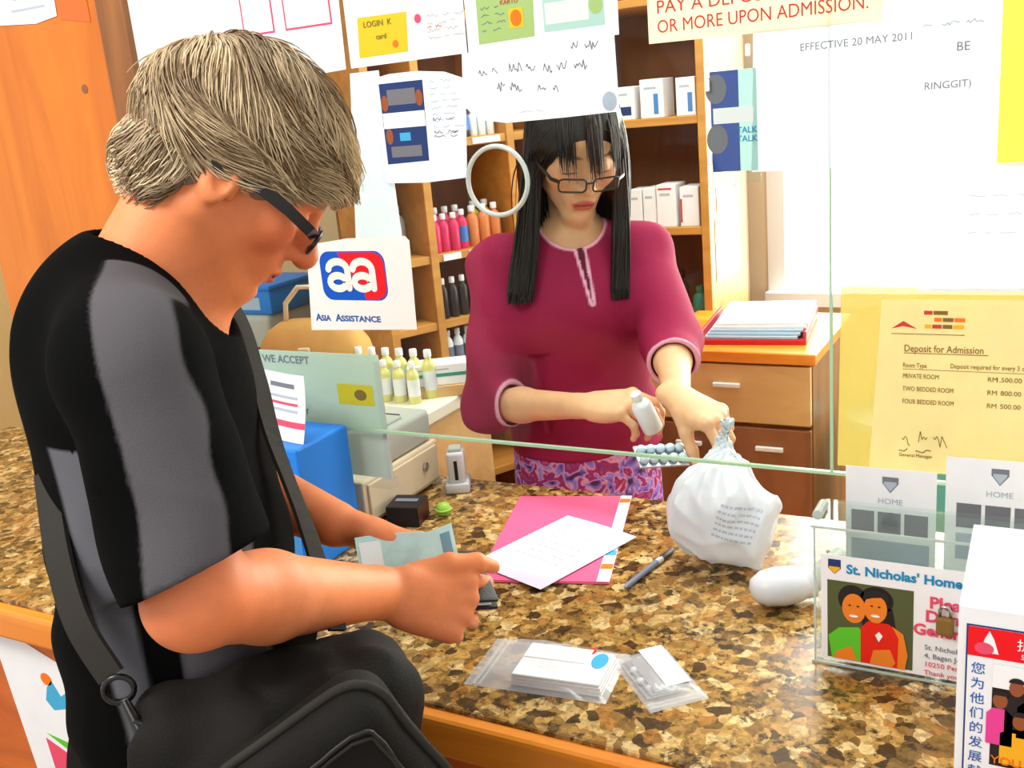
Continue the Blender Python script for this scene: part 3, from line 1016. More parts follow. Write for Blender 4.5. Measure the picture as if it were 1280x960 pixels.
# ================================================================= LEFT DESK AND CLUTTER
mat('cream_laminate', (226, 220, 200), 0.45, 0.3, noise=0.02)
mat('cream_plastic', (222, 208, 176), 0.5, 0.35, noise=0.03)
mat('grey_plastic', (186, 192, 182), 0.35, 0.4)
mat('dark_plastic', (30, 27, 27), 0.45, 0.3)
mat('maroon_plastic', (58, 16, 22), 0.4, 0.4)
mat('blue_board', (34, 136, 240), 0.45, 0.3, noise=0.04, nscale=8)
mat('blue_front', (64, 146, 226), 0.5, 0.3, noise=0.05)
mat('tan_fabric', (206, 160, 92), 0.85, 0.1, noise=0.06, bump=0.2, bscale=300)
mat('chrome', (190, 190, 190), 0.2, 0.5, metal=1.0)
mat('lime', (150, 200, 70), 0.4, 0.4)
mat('white_plastic', (214, 217, 221), 0.3, 0.45)
mat('sign_film', (206, 222, 208), 0.35, 0.35, trans=0.35, alpha=0.82)

dk = thing('side_desk', 'cream topped side desk behind the cash drawer', 'desk', (-1.66, 1.72, 0))
MB().rbox((-0.12, -0.19, 1.0), (0.54, 0.14, 1.03), 0.004).build('desk_top', 'cream_laminate', dk)
for x in (-0.11, 0.50):
    MB().rbox((x, -0.17, 0), (x + 0.03, 0.14, 1.0), 0.003).build('side_panel', 'wood_cabinet', dk)
MB().box((-0.08, 0.10, 0.4), (0.50, 0.12, 1.0)).build('modesty_panel', 'wood_cabinet', dk)

# tan handbag on the side desk
hb = thing('handbag', 'tan handbag with rounded shoulders on the side desk under the sticker', 'handbag', (-1.475, 1.71, 1.03), 0.25)
hm = MB()
rows = [(0.0, 0.128, 0.055), (0.01, 0.138, 0.060), (0.07, 0.136, 0.056), (0.11, 0.126, 0.048), (0.14, 0.106, 0.036), (0.157, 0.078, 0.022), (0.163, 0.05, 0.008)]
hv, hf = [], []
for z, rx_, ry_ in rows:
    for k in range(28):
        a = 2 * math.pi * k / 28
        c_, s_ = math.cos(a), math.sin(a)
        e_ = 0.6
        hv.append((rx_ * abs(c_) ** e_ * (1 if c_ > 0 else -1), ry_ * abs(s_) ** e_ * (1 if s_ > 0 else -1), z))
for i in range(len(rows) - 1):
    for k in range(28):
        hf.append((i * 28 + k, i * 28 + (k + 1) % 28, (i + 1) * 28 + (k + 1) % 28, (i + 1) * 28 + k))
hf += [tuple(range(28)), tuple((len(rows) - 1) * 28 + k for k in range(28))]
hm.add(hv, hf)
hm.build('bag_body', 'tan_fabric', hb, smooth='auto')
MB().tube([(-0.06, -0.005, 0.155), (-0.055, -0.005, 0.20), (-0.02, -0.005, 0.235), (0.02, -0.005, 0.235), (0.055, -0.005, 0.20), (0.06, -0.005, 0.155)], 0.006, 8).build('handle', 'cream_plastic', hb, smooth=True)
MB().rbox((-0.014, -0.064, 0.09), (0.014, -0.054, 0.11), 0.003).build('clasp', 'cream_plastic', hb)

# filing cabinet with a printer and a blue box, left behind the man
fc = thing('filing_cabinet', 'brown filing cabinet behind the man\'s chin', 'cabinet', (-2.15, 2.25, 0))
MB().rbox((-0.25, -0.2, 0), (0.25, 0.25, 0.93), 0.004).build('body', 'wood_brown', fc)
for k in range(3):
    d = MB().rbox((-0.24, -0.215, 0.04 + k * 0.3), (0.24, -0.2, 0.32 + k * 0.3), 0.003).build('drawer_front', 'wood_shelf_back', fc)
    MB().rbox((-0.05, -0.23, 0.2 + k * 0.3), (0.05, -0.215, 0.215 + k * 0.3), 0.003).build('handle', 'chrome', d)
pr = thing('desk_printer', 'grey desk printer on the filing cabinet behind the man', 'printer', (-2.12, 2.22, 0.93))
MB().rbox((-0.16, -0.13, 0), (0.16, 0.14, 0.17), 0.015, 3).build('housing', 'grey_plastic', pr, smooth='auto')
MB().rbox((-0.12, -0.14, 0.03), (0.12, -0.128, 0.08), 0.003).build('paper_slot', 'dark_plastic', pr)
MB().rbox((-0.1, -0.16, 0.085), (0.06, -0.125, 0.15), 0.004).build('output_sheet', 'white_card', pr)
bb = thing('storage_box', 'bright blue storage box on the desk printer, beside the man\'s mouth', 'box', (-2.10, 2.2, 1.10))
MB().rbox((-0.15, -0.1, 0), (0.15, 0.1, 0.08), 0.01, 2).build('box_body', 'blue_board', bb, smooth='auto')
MB().rbox((-0.155, -0.105, 0.07), (0.155, 0.105, 0.085), 0.005, 2).build('lid', 'blue_board', bb, smooth='auto')
MB().box((-0.02, -0.1012, 0.015), (0.11, -0.1002, 0.05)).build('paper_label', 'paper_blue', bb)
tr_ = thing('tape_roll', 'white paper roll on the side desk behind the man\'s chest', 'roll', (-1.66, 1.60, 1.03))
MB().lathe([(0.012, 0), (0.03, 0), (0.032, 0.004), (0.032, 0.06), (0.03, 0.064), (0.012, 0.064)], 24).build('paper_winding', 'white_card', tr_, smooth='auto')
MB().lathe([(0.0075, 0.001), (0.0118, 0.001), (0.0118, 0.063), (0.0075, 0.063)], 16).build('core', 'wood_cabinet', tr_, smooth='auto')
# greenish bottles on the side desk
for i in range(6):
    for j in range(2):
        bottle(GRN, (-1.365 + i * 0.036 + j * 0.012, 1.66 + j * 0.045, 1.03),
               'yellow green bottle in the %s row on the side desk, %s from the left' % (('front', 'back')[j], ORD[i]), 'green bottles, %s row' % ('front', 'back')[j], s=0.78 + 0.12 * j)
carton((-1.172, 1.735, 1.03), (0.13, 0.07, 0.024), 'flat brown tray under the white and green box', None, rz=0.55, body='wood_cabinet', name='wooden_tray', cat='tray')
gb = carton((-1.172, 1.735, 1.0545), (0.125, 0.06, 0.045), 'long white box with a green stripe beside her sleeve', None, rz=0.55, stripe=(-0.5, 0.5, 0.42, 0.58), stripe_m='teal_plastic')

# cash drawer on the counter with receipt printer
cd = thing('cash_drawer', 'cream metal cash drawer on the granite counter', 'cash drawer', (-1.17, 1.345, COUNTER))
MB().rbox((-0.19, -0.115, 0.006), (0.165, 0.115, 0.085), 0.004).build('housing', 'cream_plastic', cd)
MB().rbox((0.165, -0.105, 0.014), (0.170, 0.105, 0.078), 0.002).build('drawer_front', 'cream_plastic', cd)
MB().lathe([(0.008, 0), (0.008, 0.004), (0.006, 0.005)], 14, Matrix.Translation((0.170, 0.06, 0.05)) @ Matrix.Rotation(math.pi / 2, 4, 'Y')).build('key_lock', 'chrome', cd)
for x in (-0.17, 0.14):
    for y in (-0.1, 0.1):
        MB().lathe([(0.01, 0), (0.01, 0.006)], 10, Matrix.Translation((x, y, 0))).build('rubber_foot', 'dark_plastic', cd)
rp_ = thing('receipt_printer', 'grey receipt printer on the cream cash drawer', 'printer', (-1.085, 1.37, 1.035))
MB().rbox((-0.07, -0.075, 0), (0.075, 0.085, 0.06), 0.01, 3).build('housing', 'grey_plastic', rp_, smooth='auto')
MB().rbox((-0.055, -0.06, 0.058), (0.06, 0.02, 0.066), 0.003).build('paper_cover', 'grey_plastic', rp_)
MB().box((-0.04, 0.03, 0.0595), (0.045, 0.034, 0.062)).build('tear_slot', 'dark_plastic', rp_)

# WE ACCEPT sign, acrylic sheet behind the glass
sg = thing('payment_sign', 'pale green payment sign reading WE ACCEPT behind the blue box', 'sign', (-1.1, 1.2275, 1.0352))
MB().box((-0.20, -0.001, 0.016), (0.163, 0.001, 0.222)).build('sign_sheet', 'sign_film', sg)
text('WE ACCEPT', 0.018, 'ink_grey', sg, -0.075, 0.202, y=-0.0015, bold=0.02)
text('CRESCENT', 0.013, 'ink_grey', sg, -0.055, 0.115, y=-0.0015, bold=0.02)
cdp = MB().prism(R4(0.075, 0.138, 0.145, 0.172), 0.0004, Matrix.Translation((0, -0.0016, 0))).build('yellow_card', 'card_yellow', sg)
MB().prism(ell(0.12, 0.155, 0.012, 0.009), 0.0003, Matrix.Translation((0, -0.002, 0))).build('card_picture', 'ink_brown', cdp)
MB().box((-0.20, -0.008, 0), (0.163, 0.012, 0.016)).build('foot', 'acrylic', sg)
MB().box((0.155, -0.0035, 0.016), (0.163, -0.001, 0.212)).build('edge_strip', 'grey_plastic', sg)

# blue box with a paper sign
bx_ = thing('suggestion_box', 'blue painted suggestion box on the counter beside the man', 'box', (-1.12, 1.135, COUNTER))
MB().rbox((-0.13, -0.062, 0), (0.128, 0.062, 0.2), 0.004).build('box_body', 'blue_board', bx_)
MB().box((-0.118, -0.0635, 0.015), (0.112, -0.0622, 0.185)).build('front_label', 'blue_front', bx_)
MB().box((-0.06, -0.006, 0.2001), (0.06, 0.006, 0.2008)).build('slot', 'dark_plastic', bx_)
ps = thing('charity_leaflet', 'curled white leaflet with a pink band standing on the blue box', 'leaflet', (-1.068, 1.125, 1.1512), 0.0)


def leaf_pt(u, v, off=0.0):
    x = (u - 0.5) * 0.132 + 0.006 * (1 - v)
    z = 0.098 * v
    y = 0.012 * math.cos(u * 3.0) - 0.018 * (1 - v) ** 2 + 0.012 * v + off
    return (x, y, z)


lfm = MB()
lfm.grid(lambda u, v: leaf_pt(u, v, 0.0), 12, 8)
lfm.grid(lambda u, v: leaf_pt(u, v, 0.0008), 12, 8)
lfm.build('sheet', 'white_card', ps, smooth=True)
MB().grid(lambda u, v: leaf_pt(u, 0.20 + 0.09 * v, -0.0006), 12, 2).build('pink_band', 'ink_pink', ps, smooth=True)
MB().grid(lambda u, v: leaf_pt(0.2 + 0.35 * u, 0.05 + 0.03 * v, -0.0006), 8, 1).build('red_line', 'ink_red', ps, smooth=True)
for k in range(3):
    MB().grid(lambda u, v, k=k: leaf_pt(0.28 + 0.6 * u, 0.42 + 0.1 * k + 0.04 * v, -0.0006), 8, 1).build('text_line', 'ink_pale' if k != 1 else 'ink_pink', ps, smooth=True)
MB().grid(lambda u, v: leaf_pt(0.38 + 0.45 * u, 0.78 + 0.07 * v, -0.0006), 8, 1).build('title_line', 'ink_grey', ps, smooth=True)

# ================================================================= THINGS ON THE COUNTER
kb = thing('small_black_box', 'small black and maroon box on the granite by the cash drawer', 'box', (-0.962, 1.287, COUNTER), 0.25)
MB().rbox((-0.028, -0.028, 0), (0.028, 0.028, 0.036), 0.0015).build('box_body', 'dark_plastic', kb)
MB().box((0.0282, -0.027, 0.001), (0.0288, 0.027, 0.035)).build('maroon_side', 'maroon_plastic', kb)
MB().rbox((-0.02, -0.004, 0.036), (0.02, 0.008, 0.0375), 0.0007).build('lid_label', 'liq_grey', kb)
lm = thing('lime_clip', 'lime green rubber lump beside the small black box', 'clip', (-0.915, 1.325, COUNTER))
MB().lathe([(0.006, 0), (0.012, 0.003), (0.014, 0.011), (0.010, 0.02), (0.003, 0.023)], 14).build('body', 'lime', lm, smooth=True)
MB().lathe([(0.0145, 0.009), (0.0155, 0.011), (0.0145, 0.013)], 14).build('ridge', 'lime', lm, smooth=True)
hp = thing('tape_dispenser', 'small white tape dispenser at the back edge of the counter', 'dispenser', (-0.955, 1.44, COUNTER), 0.5)
MB().rbox((-0.022, -0.03, 0), (0.022, 0.03, 0.018), 0.004).build('base', 'white_plastic', hp, smooth='auto')
MB().rbox((-0.016, -0.022, 0.016), (0.016, 0.016, 0.075), 0.006, 3).build('body', 'white_plastic', hp, smooth='auto')
MB().box((-0.003, -0.0232, 0.024), (0.003, -0.0215, 0.06)).build('groove', 'dark_plastic', hp)
MB().rbox((-0.012, -0.016, 0.074), (0.012, 0.01, 0.082), 0.003).build('cap', 'grey_plastic', hp)

mat('folder_pink', (240, 98, 142), 0.6, 0.3, noise=0.03)
fo = thing('patient_folder', 'pink patient folder with coloured index strip on the granite', 'folder', (-0.685, 1.303, COUNTER), 0.28)
MB().rbox((-0.098, -0.158, 0.0005), (0.098, 0.158, 0.003), 0.0008, 1).build('back_cover', 'folder_pink', fo)
MB().rbox((-0.096, -0.157, 0.0032), (0.098, 0.157, 0.0045), 0.0005, 1).build('front_cover', 'folder_pink', fo)
ix = MB().box((0.080, -0.157, 0.0046), (0.0985, 0.157, 0.0050)).build('index_strip', 'label_white', fo)
for y, m in ((0.135, 'ink_orange'), (-0.035, 'ink_navy'), (-0.065, 'cyan_print'), (-0.11, 'ink_orange'), (-0.006, 'logo_blue')):
    MB().box((0.0805, y - 0.008, 0.0051), (0.098, y + 0.008, 0.0053)).build('colour_tab', m, ix)
mat('prescription_paper', (212, 210, 228), 0.7, 0.2)
rx = thing('prescription', 'white handwritten slip lying across the pink folder', 'paper', (-0.665, 1.247, 0.9556), -0.31)
MB().grid(lambda u, v: ((u - 0.5) * 0.146, (v - 0.5) * 0.212, 0.0012 + 0.002 * math.sin(3 * u) * v), 8, 8).build('sheet', 'prescription_paper', rx, smooth=True)
rr = random.Random(5)
hwm = MB()
for ln in range(6):
    x = -0.045
    y = 0.05 - ln * 0.018
    while x < 0.045:
        w = rr.uniform(0.004, 0.012)
        for q in range(3):
            a, b = x + w * q / 3, x + w * (q + 1) / 3
            h0, h1 = rr.uniform(-0.003, 0.003), rr.uniform(-0.003, 0.003)
            hwm.add([(a, y + h0, 0.0034), (b, y + h1, 0.0034), (b, y + h1 + 0.0008, 0.0034), (a, y + h0 + 0.0008, 0.0034)], [(0, 1, 2, 3)])
        x += w + 0.004
hwm.build('handwriting', 'ink_grey', rx)
pn = thing('ballpoint_pen', 'slim grey ballpoint pen lying beside the pink folder', 'pen', (-0.5085, 1.236, COUNTER + 0.005), math.atan2(0.14, 0.023))
MB().tube([(-0.068, 0, 0), (-0.06, 0, 0), (0.02, 0, 0)], [0.0015, 0.0042, 0.0045], 10).build('barrel', 'liq_grey', pn, smooth='auto')
MB().tube([(0.02, 0, 0), (0.034, 0, 0)], 0.0048, 10).build('grip_band', 'white_plastic', pn, smooth='auto')
MB().tube([(0.034, 0, 0), (0.066, 0, 0), (0.07, 0, 0)], [0.0045, 0.004, 0.002], 10).build('upper_barrel', 'dark_plastic', pn, smooth='auto')
MB().box((0.03, -0.001, 0.004), (0.066, 0.001, 0.006)).build('clip', 'chrome', pn)

# zip bags of medicine
mat('foil', (196, 200, 204), 0.25, 0.5, metal=0.8)


def zipbag(loc, rz, w, h, label, lift):
    t = thing('zip_bag', label, 'zip bag', loc, rz, 'zip bags of medicine')
    m = MB()

    def top(u, v, s=1):
        b = (1 - abs(2 * u - 1) ** 4) * (1 - abs(2 * v - 1) ** 4)
        return ((u - 0.5) * w, (v - 0.5) * h, 0.001 + lift * b * (0.9 + 0.1 * math.sin(9 * u + 5 * v)) + 0.0006 * math.sin(40 * u * v))
    m.grid(top, 24, 16)
    m.grid(lambda u, v: ((u - 0.5) * w, (v - 0.5) * h, 0.0006), 4, 4)
    m.build('clear_film', 'clear_bag', t, smooth=True)
    return t


z1 = zipbag((-0.532, 0.952, COUNTER), 0.12, 0.178, 0.108, 'clear zip bag with a stack of white packets, left of two', 0.021)
MB().box((-0.078, -0.053, 0.0016), (-0.074, 0.053, 0.0034)).build('zip_seal', 'clear_bag', z1)
MB().box((-0.070, -0.053, 0.0016), (-0.067, 0.053, 0.0034)).build('zip_seal', 'clear_bag', z1)
for i in range(4):
    p_ = MB().rbox((-0.032 + 0.001 * i, -0.044, 0.0014 + i * 0.0042), (0.082 - 0.001 * i, 0.03 - 0.002 * i, 0.0053 + i * 0.0042), 0.0008, 1).build('packet', 'white_card', z1)
MB().box((-0.028, -0.005, 0.0184), (0.052, 0.026, 0.0188)).build('paper_label', 'label_white', z1)
for x0, x1, y0, y1, m in ((0.056, 0.076, -0.022, 0.012, 'cyan_print'), (0.03, 0.05, -0.03, -0.012, 'ink_brown'), (0.044, 0.056, -0.032, -0.016, 'ink_red'), (0.022, 0.032, -0.03, -0.018, 'yellow_print'), (-0.01, 0.015, -0.03, -0.022, 'ink_pale')):
    MB().prism(ell((x0 + x1) / 2, (y0 + y1) / 2, (x1 - x0) / 2, (y1 - y0) / 2, 12), 0.0003, Matrix.Translation((0, 0, 0.0184)) @ Matrix.Rotation(-math.pi / 2, 4, 'X') @ Matrix.Diagonal((1, 1, -1, 1))).build('print_mark', m, z1)
z2 = zipbag((-0.399, 0.978, COUNTER), -0.80, 0.118, 0.072, 'small clear zip bag with foil strips and white label, right of two', 0.016)
for i in range(3):
    MB().rbox((-0.045 + 0.004 * i, -0.030 + 0.005 * i, 0.0014 + i * 0.0034), (0.036, 0.012 + 0.006 * i, 0.0042 + i * 0.0034), 0.0008, 1).build('blister_strip', 'foil', z2)
MB().box((-0.05, -0.004, 0.0122), (0.035, 0.026, 0.0128)).build('paper_label', 'label_white', z2)
for x in (0.046, 0.052):
    MB().box((x, -0.035, 0.0016), (x + 0.003, 0.035, 0.0034)).build('zip_seal', 'clear_bag', z2)
for x, y in ((-0.02, -0.022), (0.004, -0.024), (0.022, -0.02)):
    MB().lathe([(0.006, 0), (0.005, 0.003), (0.002, 0.0045)], 10, Matrix.Translation((x, y, 0.0058))).build('pill_blister', 'white_plastic', z2, smooth=True)

# hand scanner lying behind the clear donation box
hs = thing('handheld_scanner', 'white rounded handheld scanner lying left of the clear donation box', 'scanner', (-0.305, 1.205, COUNTER), 0.62)
m = MB()
prof = [(-0.048, 0.006), (-0.044, 0.016), (-0.03, 0.0245), (-0.008, 0.0275), (0.014, 0.025), (0.026, 0.021)]
vs, fs = [], []
n = 20
for x, r in prof:
    for k in range(n):
        a = 2 * math.pi * k / n
        vs.append((x, r * 1.05 * math.cos(a), 0.026 + max(-0.0255, r * 0.92 * math.sin(a))))
for i in range(len(prof) - 1):
    for k in range(n):
        fs.append((i * n + k, i * n + (k + 1) % n, (i + 1) * n + (k + 1) % n, (i + 1) * n + k))
fs += [tuple(range(n)), tuple((len(prof) - 1) * n + k for k in range(n))]
m.add(vs, fs)
m.build('scanner_head', 'white_plastic', hs, smooth='auto')
MB().tube([(0.024, 0, 0.026), (0.034, 0, 0.028)], [0.0215, 0.0225], 18).build('collar', 'white_plastic', hs, smooth='auto')
MB().tube([(0.034, 0, 0.028), (0.05, 0, 0.034), (0.085, 0.01, 0.05)], [0.017, 0.018, 0.016], 16).build('handle', 'grey_plastic', hs, smooth='auto')
MB().tube([(0.085, 0.01, 0.05), (0.11, 0.02, 0.04), (0.12, 0.05, 0.004), (0.11, 0.12, 0.004)], 0.003, 8).build('cable', 'dark_plastic', hs, smooth='auto')

# clear acrylic donation box with its printed card
ab = thing('donation_box', 'clear acrylic donation box with a St. Nicholas\' Home card and padlock', 'donation box', (-0.12, 1.08, COUNTER))
W0, W1, HB, DB = -0.120, 0.125, 0.172, 0.075
T = 0.003
MB().box((W0, 0, 0), (W1, T, HB)).build('front_wall', 'acrylic', ab)
MB().box((W0, DB - T, 0), (W1, DB, HB)).build('back_wall', 'acrylic', ab)
MB().box((W0, T, 0), (W0 + T, DB - T, HB)).build('side_wall', 'acrylic', ab)
MB().box((W1 - T, T, 0), (W1, DB - T, HB)).build('side_wall', 'acrylic', ab)
MB().box((W0 + T, T, 0), (W1 - T, DB - T, T)).build('floor_sheet', 'acrylic', ab)
MB().box((W0 - 0.003, -0.003, HB), (W1 + 0.003, DB + 0.003, HB + T)).build('lid', 'acrylic', ab)
mat('acrylic_edge', (214, 226, 222), 0.1, 0.6, trans=0.4)
for z in (HB + 0.0005, 0.0):
    MB().box((W0 - 0.0035, -0.0036, z), (W1 + 0.0035, -0.0026, z + T)).build('polished_edge', 'acrylic_edge', ab)
MB().box((W0 - 0.001, -0.0016, 0), (W0 + 0.001, -0.0003, HB)).build('polished_edge', 'acrylic_edge', ab)
hg = MB().tube([(W0 - 0.001, 0.02, HB + 0.006), (W0 - 0.001, 0.055, HB + 0.006)], 0.006, 10).build('hinge', 'acrylic_edge', ab)
# card (local x,z of the box)
cx0, cx1, cz0, cz1 = -0.112, 0.10, 0.008, 0.142
card = MB().prism([(cx0, cz0), (cx1, cz0), (cx1, cz1), (cx0, cz1)], 0.0006, Matrix.Translation((0, -0.0045, 0))).build('printed_card', 'white_card', ab)


def cshape(poly, m, name, lv=0):
    return shape(poly, m, card, name, y=-0.0048 - 0.0003 * lv, t=0.0003)


cshape([(-0.104, 0.137), (-0.09, 0.137), (-0.09, 0.126), (-0.097, 0.119), (-0.104, 0.126)], 'ink_navy', 'crest')
cshape([(-0.103, 0.128), (-0.091, 0.128), (-0.091, 0.126), (-0.097, 0.120), (-0.103, 0.126)], 'yellow_print', 'crest_foot', 1)
text("St. Nicholas' Home", 0.0155, 'ink_teal', card, -0.084, 0.122, y=-0.0052, bold=0.03)
cshape(R4(-0.105, 0.012, -0.012, 0.111), 'foliage_print', 'photo')
cshape(ell(-0.077, 0.09, 0.016, 0.018), 'dark_print', 'photo_hair', 1)
cshape(ell(-0.051, 0.093, 0.018, 0.017), 'dark_print', 'photo_hair', 1)
cshape([(-0.068, 0.085), (-0.034, 0.085), (-0.03, 0.06), (-0.034, 0.05), (-0.066, 0.05)], 'dark_print', 'photo_hair', 1)
cshape([(-0.1, 0.012), (-0.104, 0.04), (-0.092, 0.052), (-0.07, 0.056), (-0.06, 0.04), (-0.06, 0.012)], 'green_print', 'photo_shirt', 2)
cshape([(-0.098, 0.012), (-0.094, 0.022), (-0.078, 0.03), (-0.072, 0.012)], 'skin_print', 'photo_arm', 3)
cshape([(-0.068, 0.012), (-0.068, 0.056), (-0.06, 0.066), (-0.038, 0.066), (-0.022, 0.055), (-0.02, 0.012)], 'red_print', 'photo_shirt', 3)
cshape([(-0.034, 0.064), (-0.022, 0.056), (-0.017, 0.03), (-0.02, 0.012), (-0.028, 0.012), (-0.027, 0.05)], 'skin_print', 'photo_arm', 4)
cshape([(-0.058, 0.012), (-0.054, 0.03), (-0.036, 0.034), (-0.03, 0.018), (-0.034, 0.012)], 'skin_print', 'photo_arm', 4)
cshape(ell(-0.0755, 0.079, 0.013, 0.0185), 'skin_print', 'photo_face', 2)
cshape(ell(-0.052, 0.083, 0.0125, 0.018), 'skin_print', 'photo_face', 4)
cshape([(-0.066, 0.092), (-0.064, 0.103), (-0.05, 0.107), (-0.038, 0.103), (-0.037, 0.09), (-0.046, 0.098), (-0.056, 0.096)], 'dark_print', 'photo_fringe', 5)
for x, z in ((-0.08, 0.083), (-0.071, 0.083), (-0.056, 0.086), (-0.048, 0.086)):
    cshape(ell(x, z, 0.0016, 0.0009, 8), 'dark_print', 'photo_eye', 6)
for x, z in ((-0.0755, 0.070), (-0.052, 0.074)):
    cshape(ell(x, z, 0.005, 0.0016, 10), 'label_white', 'photo_smile', 6)
cshape([(-0.052, 0.05), (-0.048, 0.055), (-0.044, 0.05), (-0.048, 0.042)], 'label_white', 'photo_motif', 6)
text('Please', 0.0195, 'ink_pink', card, 0.004, 0.094, y=-0.0052, bold=0.03)
text('Donate', 0.0195, 'ink_pink', card, 0.0, 0.077, y=-0.0052, bold=0.03)
text('Generously', 0.0185, 'ink_pink', card, -0.012, 0.06, y=-0.0056, bold=0.03)
for k, (b, m) in enumerate((('St. Nicholas Home', 'ink_grey'), ('4, Bagan Jermal Road', 'ink_grey'), ('10250 Penang', 'ink_pink'), ('Thank you', 'ink_pink'))):
    text(b, 0.0085, m, card, 0.0, 0.042 - k * 0.0105, y=-0.0052)
# padlock on the box front
pk = MB().rbox((0.012, -0.014, 0.066), (0.030, -0.0065, 0.088), 0.003, 2).build('padlock', 'ink_brown', ab)
MB().tube([(0.0155, -0.010, 0.088), (0.0155, -0.010, 0.096), (0.018, -0.010, 0.100), (0.024, -0.010, 0.100), (0.0265, -0.010, 0.096), (0.0265, -0.010, 0.088)], 0.0018, 8).build('shackle', 'chrome', pk, smooth=True)

# appeal cards standing behind the box front
for i, (x0, x1, zt, y, lab) in enumerate(((-0.222, -0.121, 1.166, 1.168, 'white appeal card with a grey crest, left behind the donation box'),
                                          (-0.112, 0.0, 1.186, 1.172, 'taller white appeal card with a grey crest, right behind the donation box'))):
    cx = (x0 + x1) / 2
    o = MB().prism(R4(x0 - cx, 0, x1 - cx, zt - COUNTER), 0.0012).build('appeal_card', 'white_card', loc=(cx, y, COUNTER))
    tag(o, lab, 'card', 'appeal cards behind the donation box')
    h = zt - COUNTER
    shape([(-0.009, h - 0.010), (0.009, h - 0.010), (0.009, h - 0.018), (0, h - 0.030), (-0.009, h - 0.018)], 'ink_grey', o, 'crest')
    shape([(-0.007, h - 0.016), (0.007, h - 0.016), (0.007, h - 0.019), (0, h - 0.028), (-0.007, h - 0.019)], 'ink_pale', o, 'crest_field', y=-0.0006)
    text("HOME", 0.010, 'ink_pale', o, 0, h - 0.044, align='CENTER', bold=0.02)
    for k in range(3):
        shape(R4(-0.044 + k * 0.03, h - 0.085, -0.018 + k * 0.03, h - 0.055), 'slate_print', o, 'grey_picture')
    shape(R4(-0.044, h - 0.125, 0.044, h - 0.092), 'ink_pale', o, 'grey_text_block')

# white collection box with sloping lid, lower right corner
wbx = thing('collection_box', 'white collection box with red lettering and a children poster, lower right', 'collection box', (0.04, 0.97, COUNTER))
m = MB()
m.add([(-0.112, -0.07, 0), (0.112, -0.07, 0), (0.112, 0.07, 0), (-0.112, 0.07, 0), (-0.112, -0.07, 0.194), (0.112, -0.07, 0.194), (0.112, 0.07, 0.214), (-0.112, 0.07, 0.214)],
      [(0, 3, 2, 1), (0, 1, 5, 4), (1, 2, 6, 5), (2, 3, 7, 6), (3, 0, 4, 7), (4, 5, 6, 7)])
m.build('box_body', 'white_card', wbx)
LID = Matrix.Translation((0, -0.07, 0.1943)) @ Matrix.Rotation(math.atan2(0.02, 0.14) - math.pi / 2, 4, 'X')
text('谢 谢', 0.016, 'ink_red', wbx, -0.045, 0.10, M=LID, bold=0.01)
text('Thank You', 0.020, 'ink_red', wbx, -0.056, 0.062, M=LID, bold=0.01)
MB().box((-0.03, 0.05, 0.2118), (0.08, 0.056, 0.2125)).build('coin_slot', 'dark_plastic', wbx)
pw = MB().prism(R4(-0.105, 0.006, 0.105, 0.178), 0.0006, Matrix.Translation((0, -0.0709, 0))).build('poster', 'ink_navy', wbx)


def wshape(poly, m, name, lv=0):
    return shape(poly, m, pw, name, y=-0.0712 - 0.0003 * lv, t=0.0003)


wshape(R4(-0.1035, 0.0075, 0.1035, 0.1765), 'white_card', 'poster_field')
wshape(R4(-0.1035, 0.147, 0.1035, 0.1765), 'logo_red', 'red_header', 1)
wshape([(-0.092, 0.152), (-0.09, 0.165), (-0.086, 0.174), (-0.082, 0.166), (-0.078, 0.152)], 'label_white', 'header_figure', 2)
wshape(ell(-0.09, 0.156, 0.008, 0.006), 'ink_pink', 'header_emblem', 3)
text('护 幼', 0.013, 'label_white', pw, -0.064, 0.160, y=-0.0722)
text('SHELTER', 0.007, 'label_white', pw, -0.06, 0.151, y=-0.0722)
for k, c_ in enumerate('您为他们的发展献'):
    text(c_, 0.0125, 'ink_blue', pw, -0.1005, 0.130 - k * 0.0155, y=-0.0716)
wshape(R4(-0.082, 0.036, 0.09, 0.142), 'dark_print', 'photo', 1)
wshape(R4(-0.082, 0.118, 0.09, 0.142), 'label_white', 'photo_sky', 2)
wshape(R4(-0.03, 0.08, 0.09, 0.12), 'cyan_print', 'photo_shirt', 2)
for x, z, m, w in ((-0.075, 0.085, 'magenta_print', 0.011), (-0.062, 0.10, 'dark_print', 0.009), (-0.05, 0.096, 'yellow_print', 0.011), (-0.058, 0.066, 'yellow_print', 0.016), (-0.03, 0.09, 'magenta_print', 0.011), (-0.01, 0.07, 'yellow_print', 0.014)):
    wshape([(x - w, z - 0.026), (x + w, z - 0.026), (x + w, z + 0.006), (x + w * 0.5, z + 0.012), (x - w * 0.5, z + 0.012), (x - w, z + 0.006)], m, 'photo_child', 3)
    wshape(ell(x, z + 0.0205, 0.0062, 0.0082, 14), 'skin_print_dark', 'photo_face', 4)
    wshape(ell(x, z + 0.026, 0.0066, 0.0052, 14, 0, 180), 'dark_print', 'photo_hair', 5)
text('YOU CAN MAKE A DIFFERENCE', 0.012, 'ink_orange', pw, -0.081, 0.039, y=-0.0728, bold=0.03)
text('Thank You', 0.021, 'ink_navy', pw, -0.085, 0.014, y=-0.0716, bold=0.03)

# ================================================================= SCULPTING TOOLKIT (signed distance fields -> one smooth mesh)
def smin(a, b, k):
    if k <= 0:
        return np.minimum(a, b)
    h = np.clip(0.5 + 0.5 * (b - a) / k, 0, 1)
    return b + (a - b) * h - k * h * (1 - h)


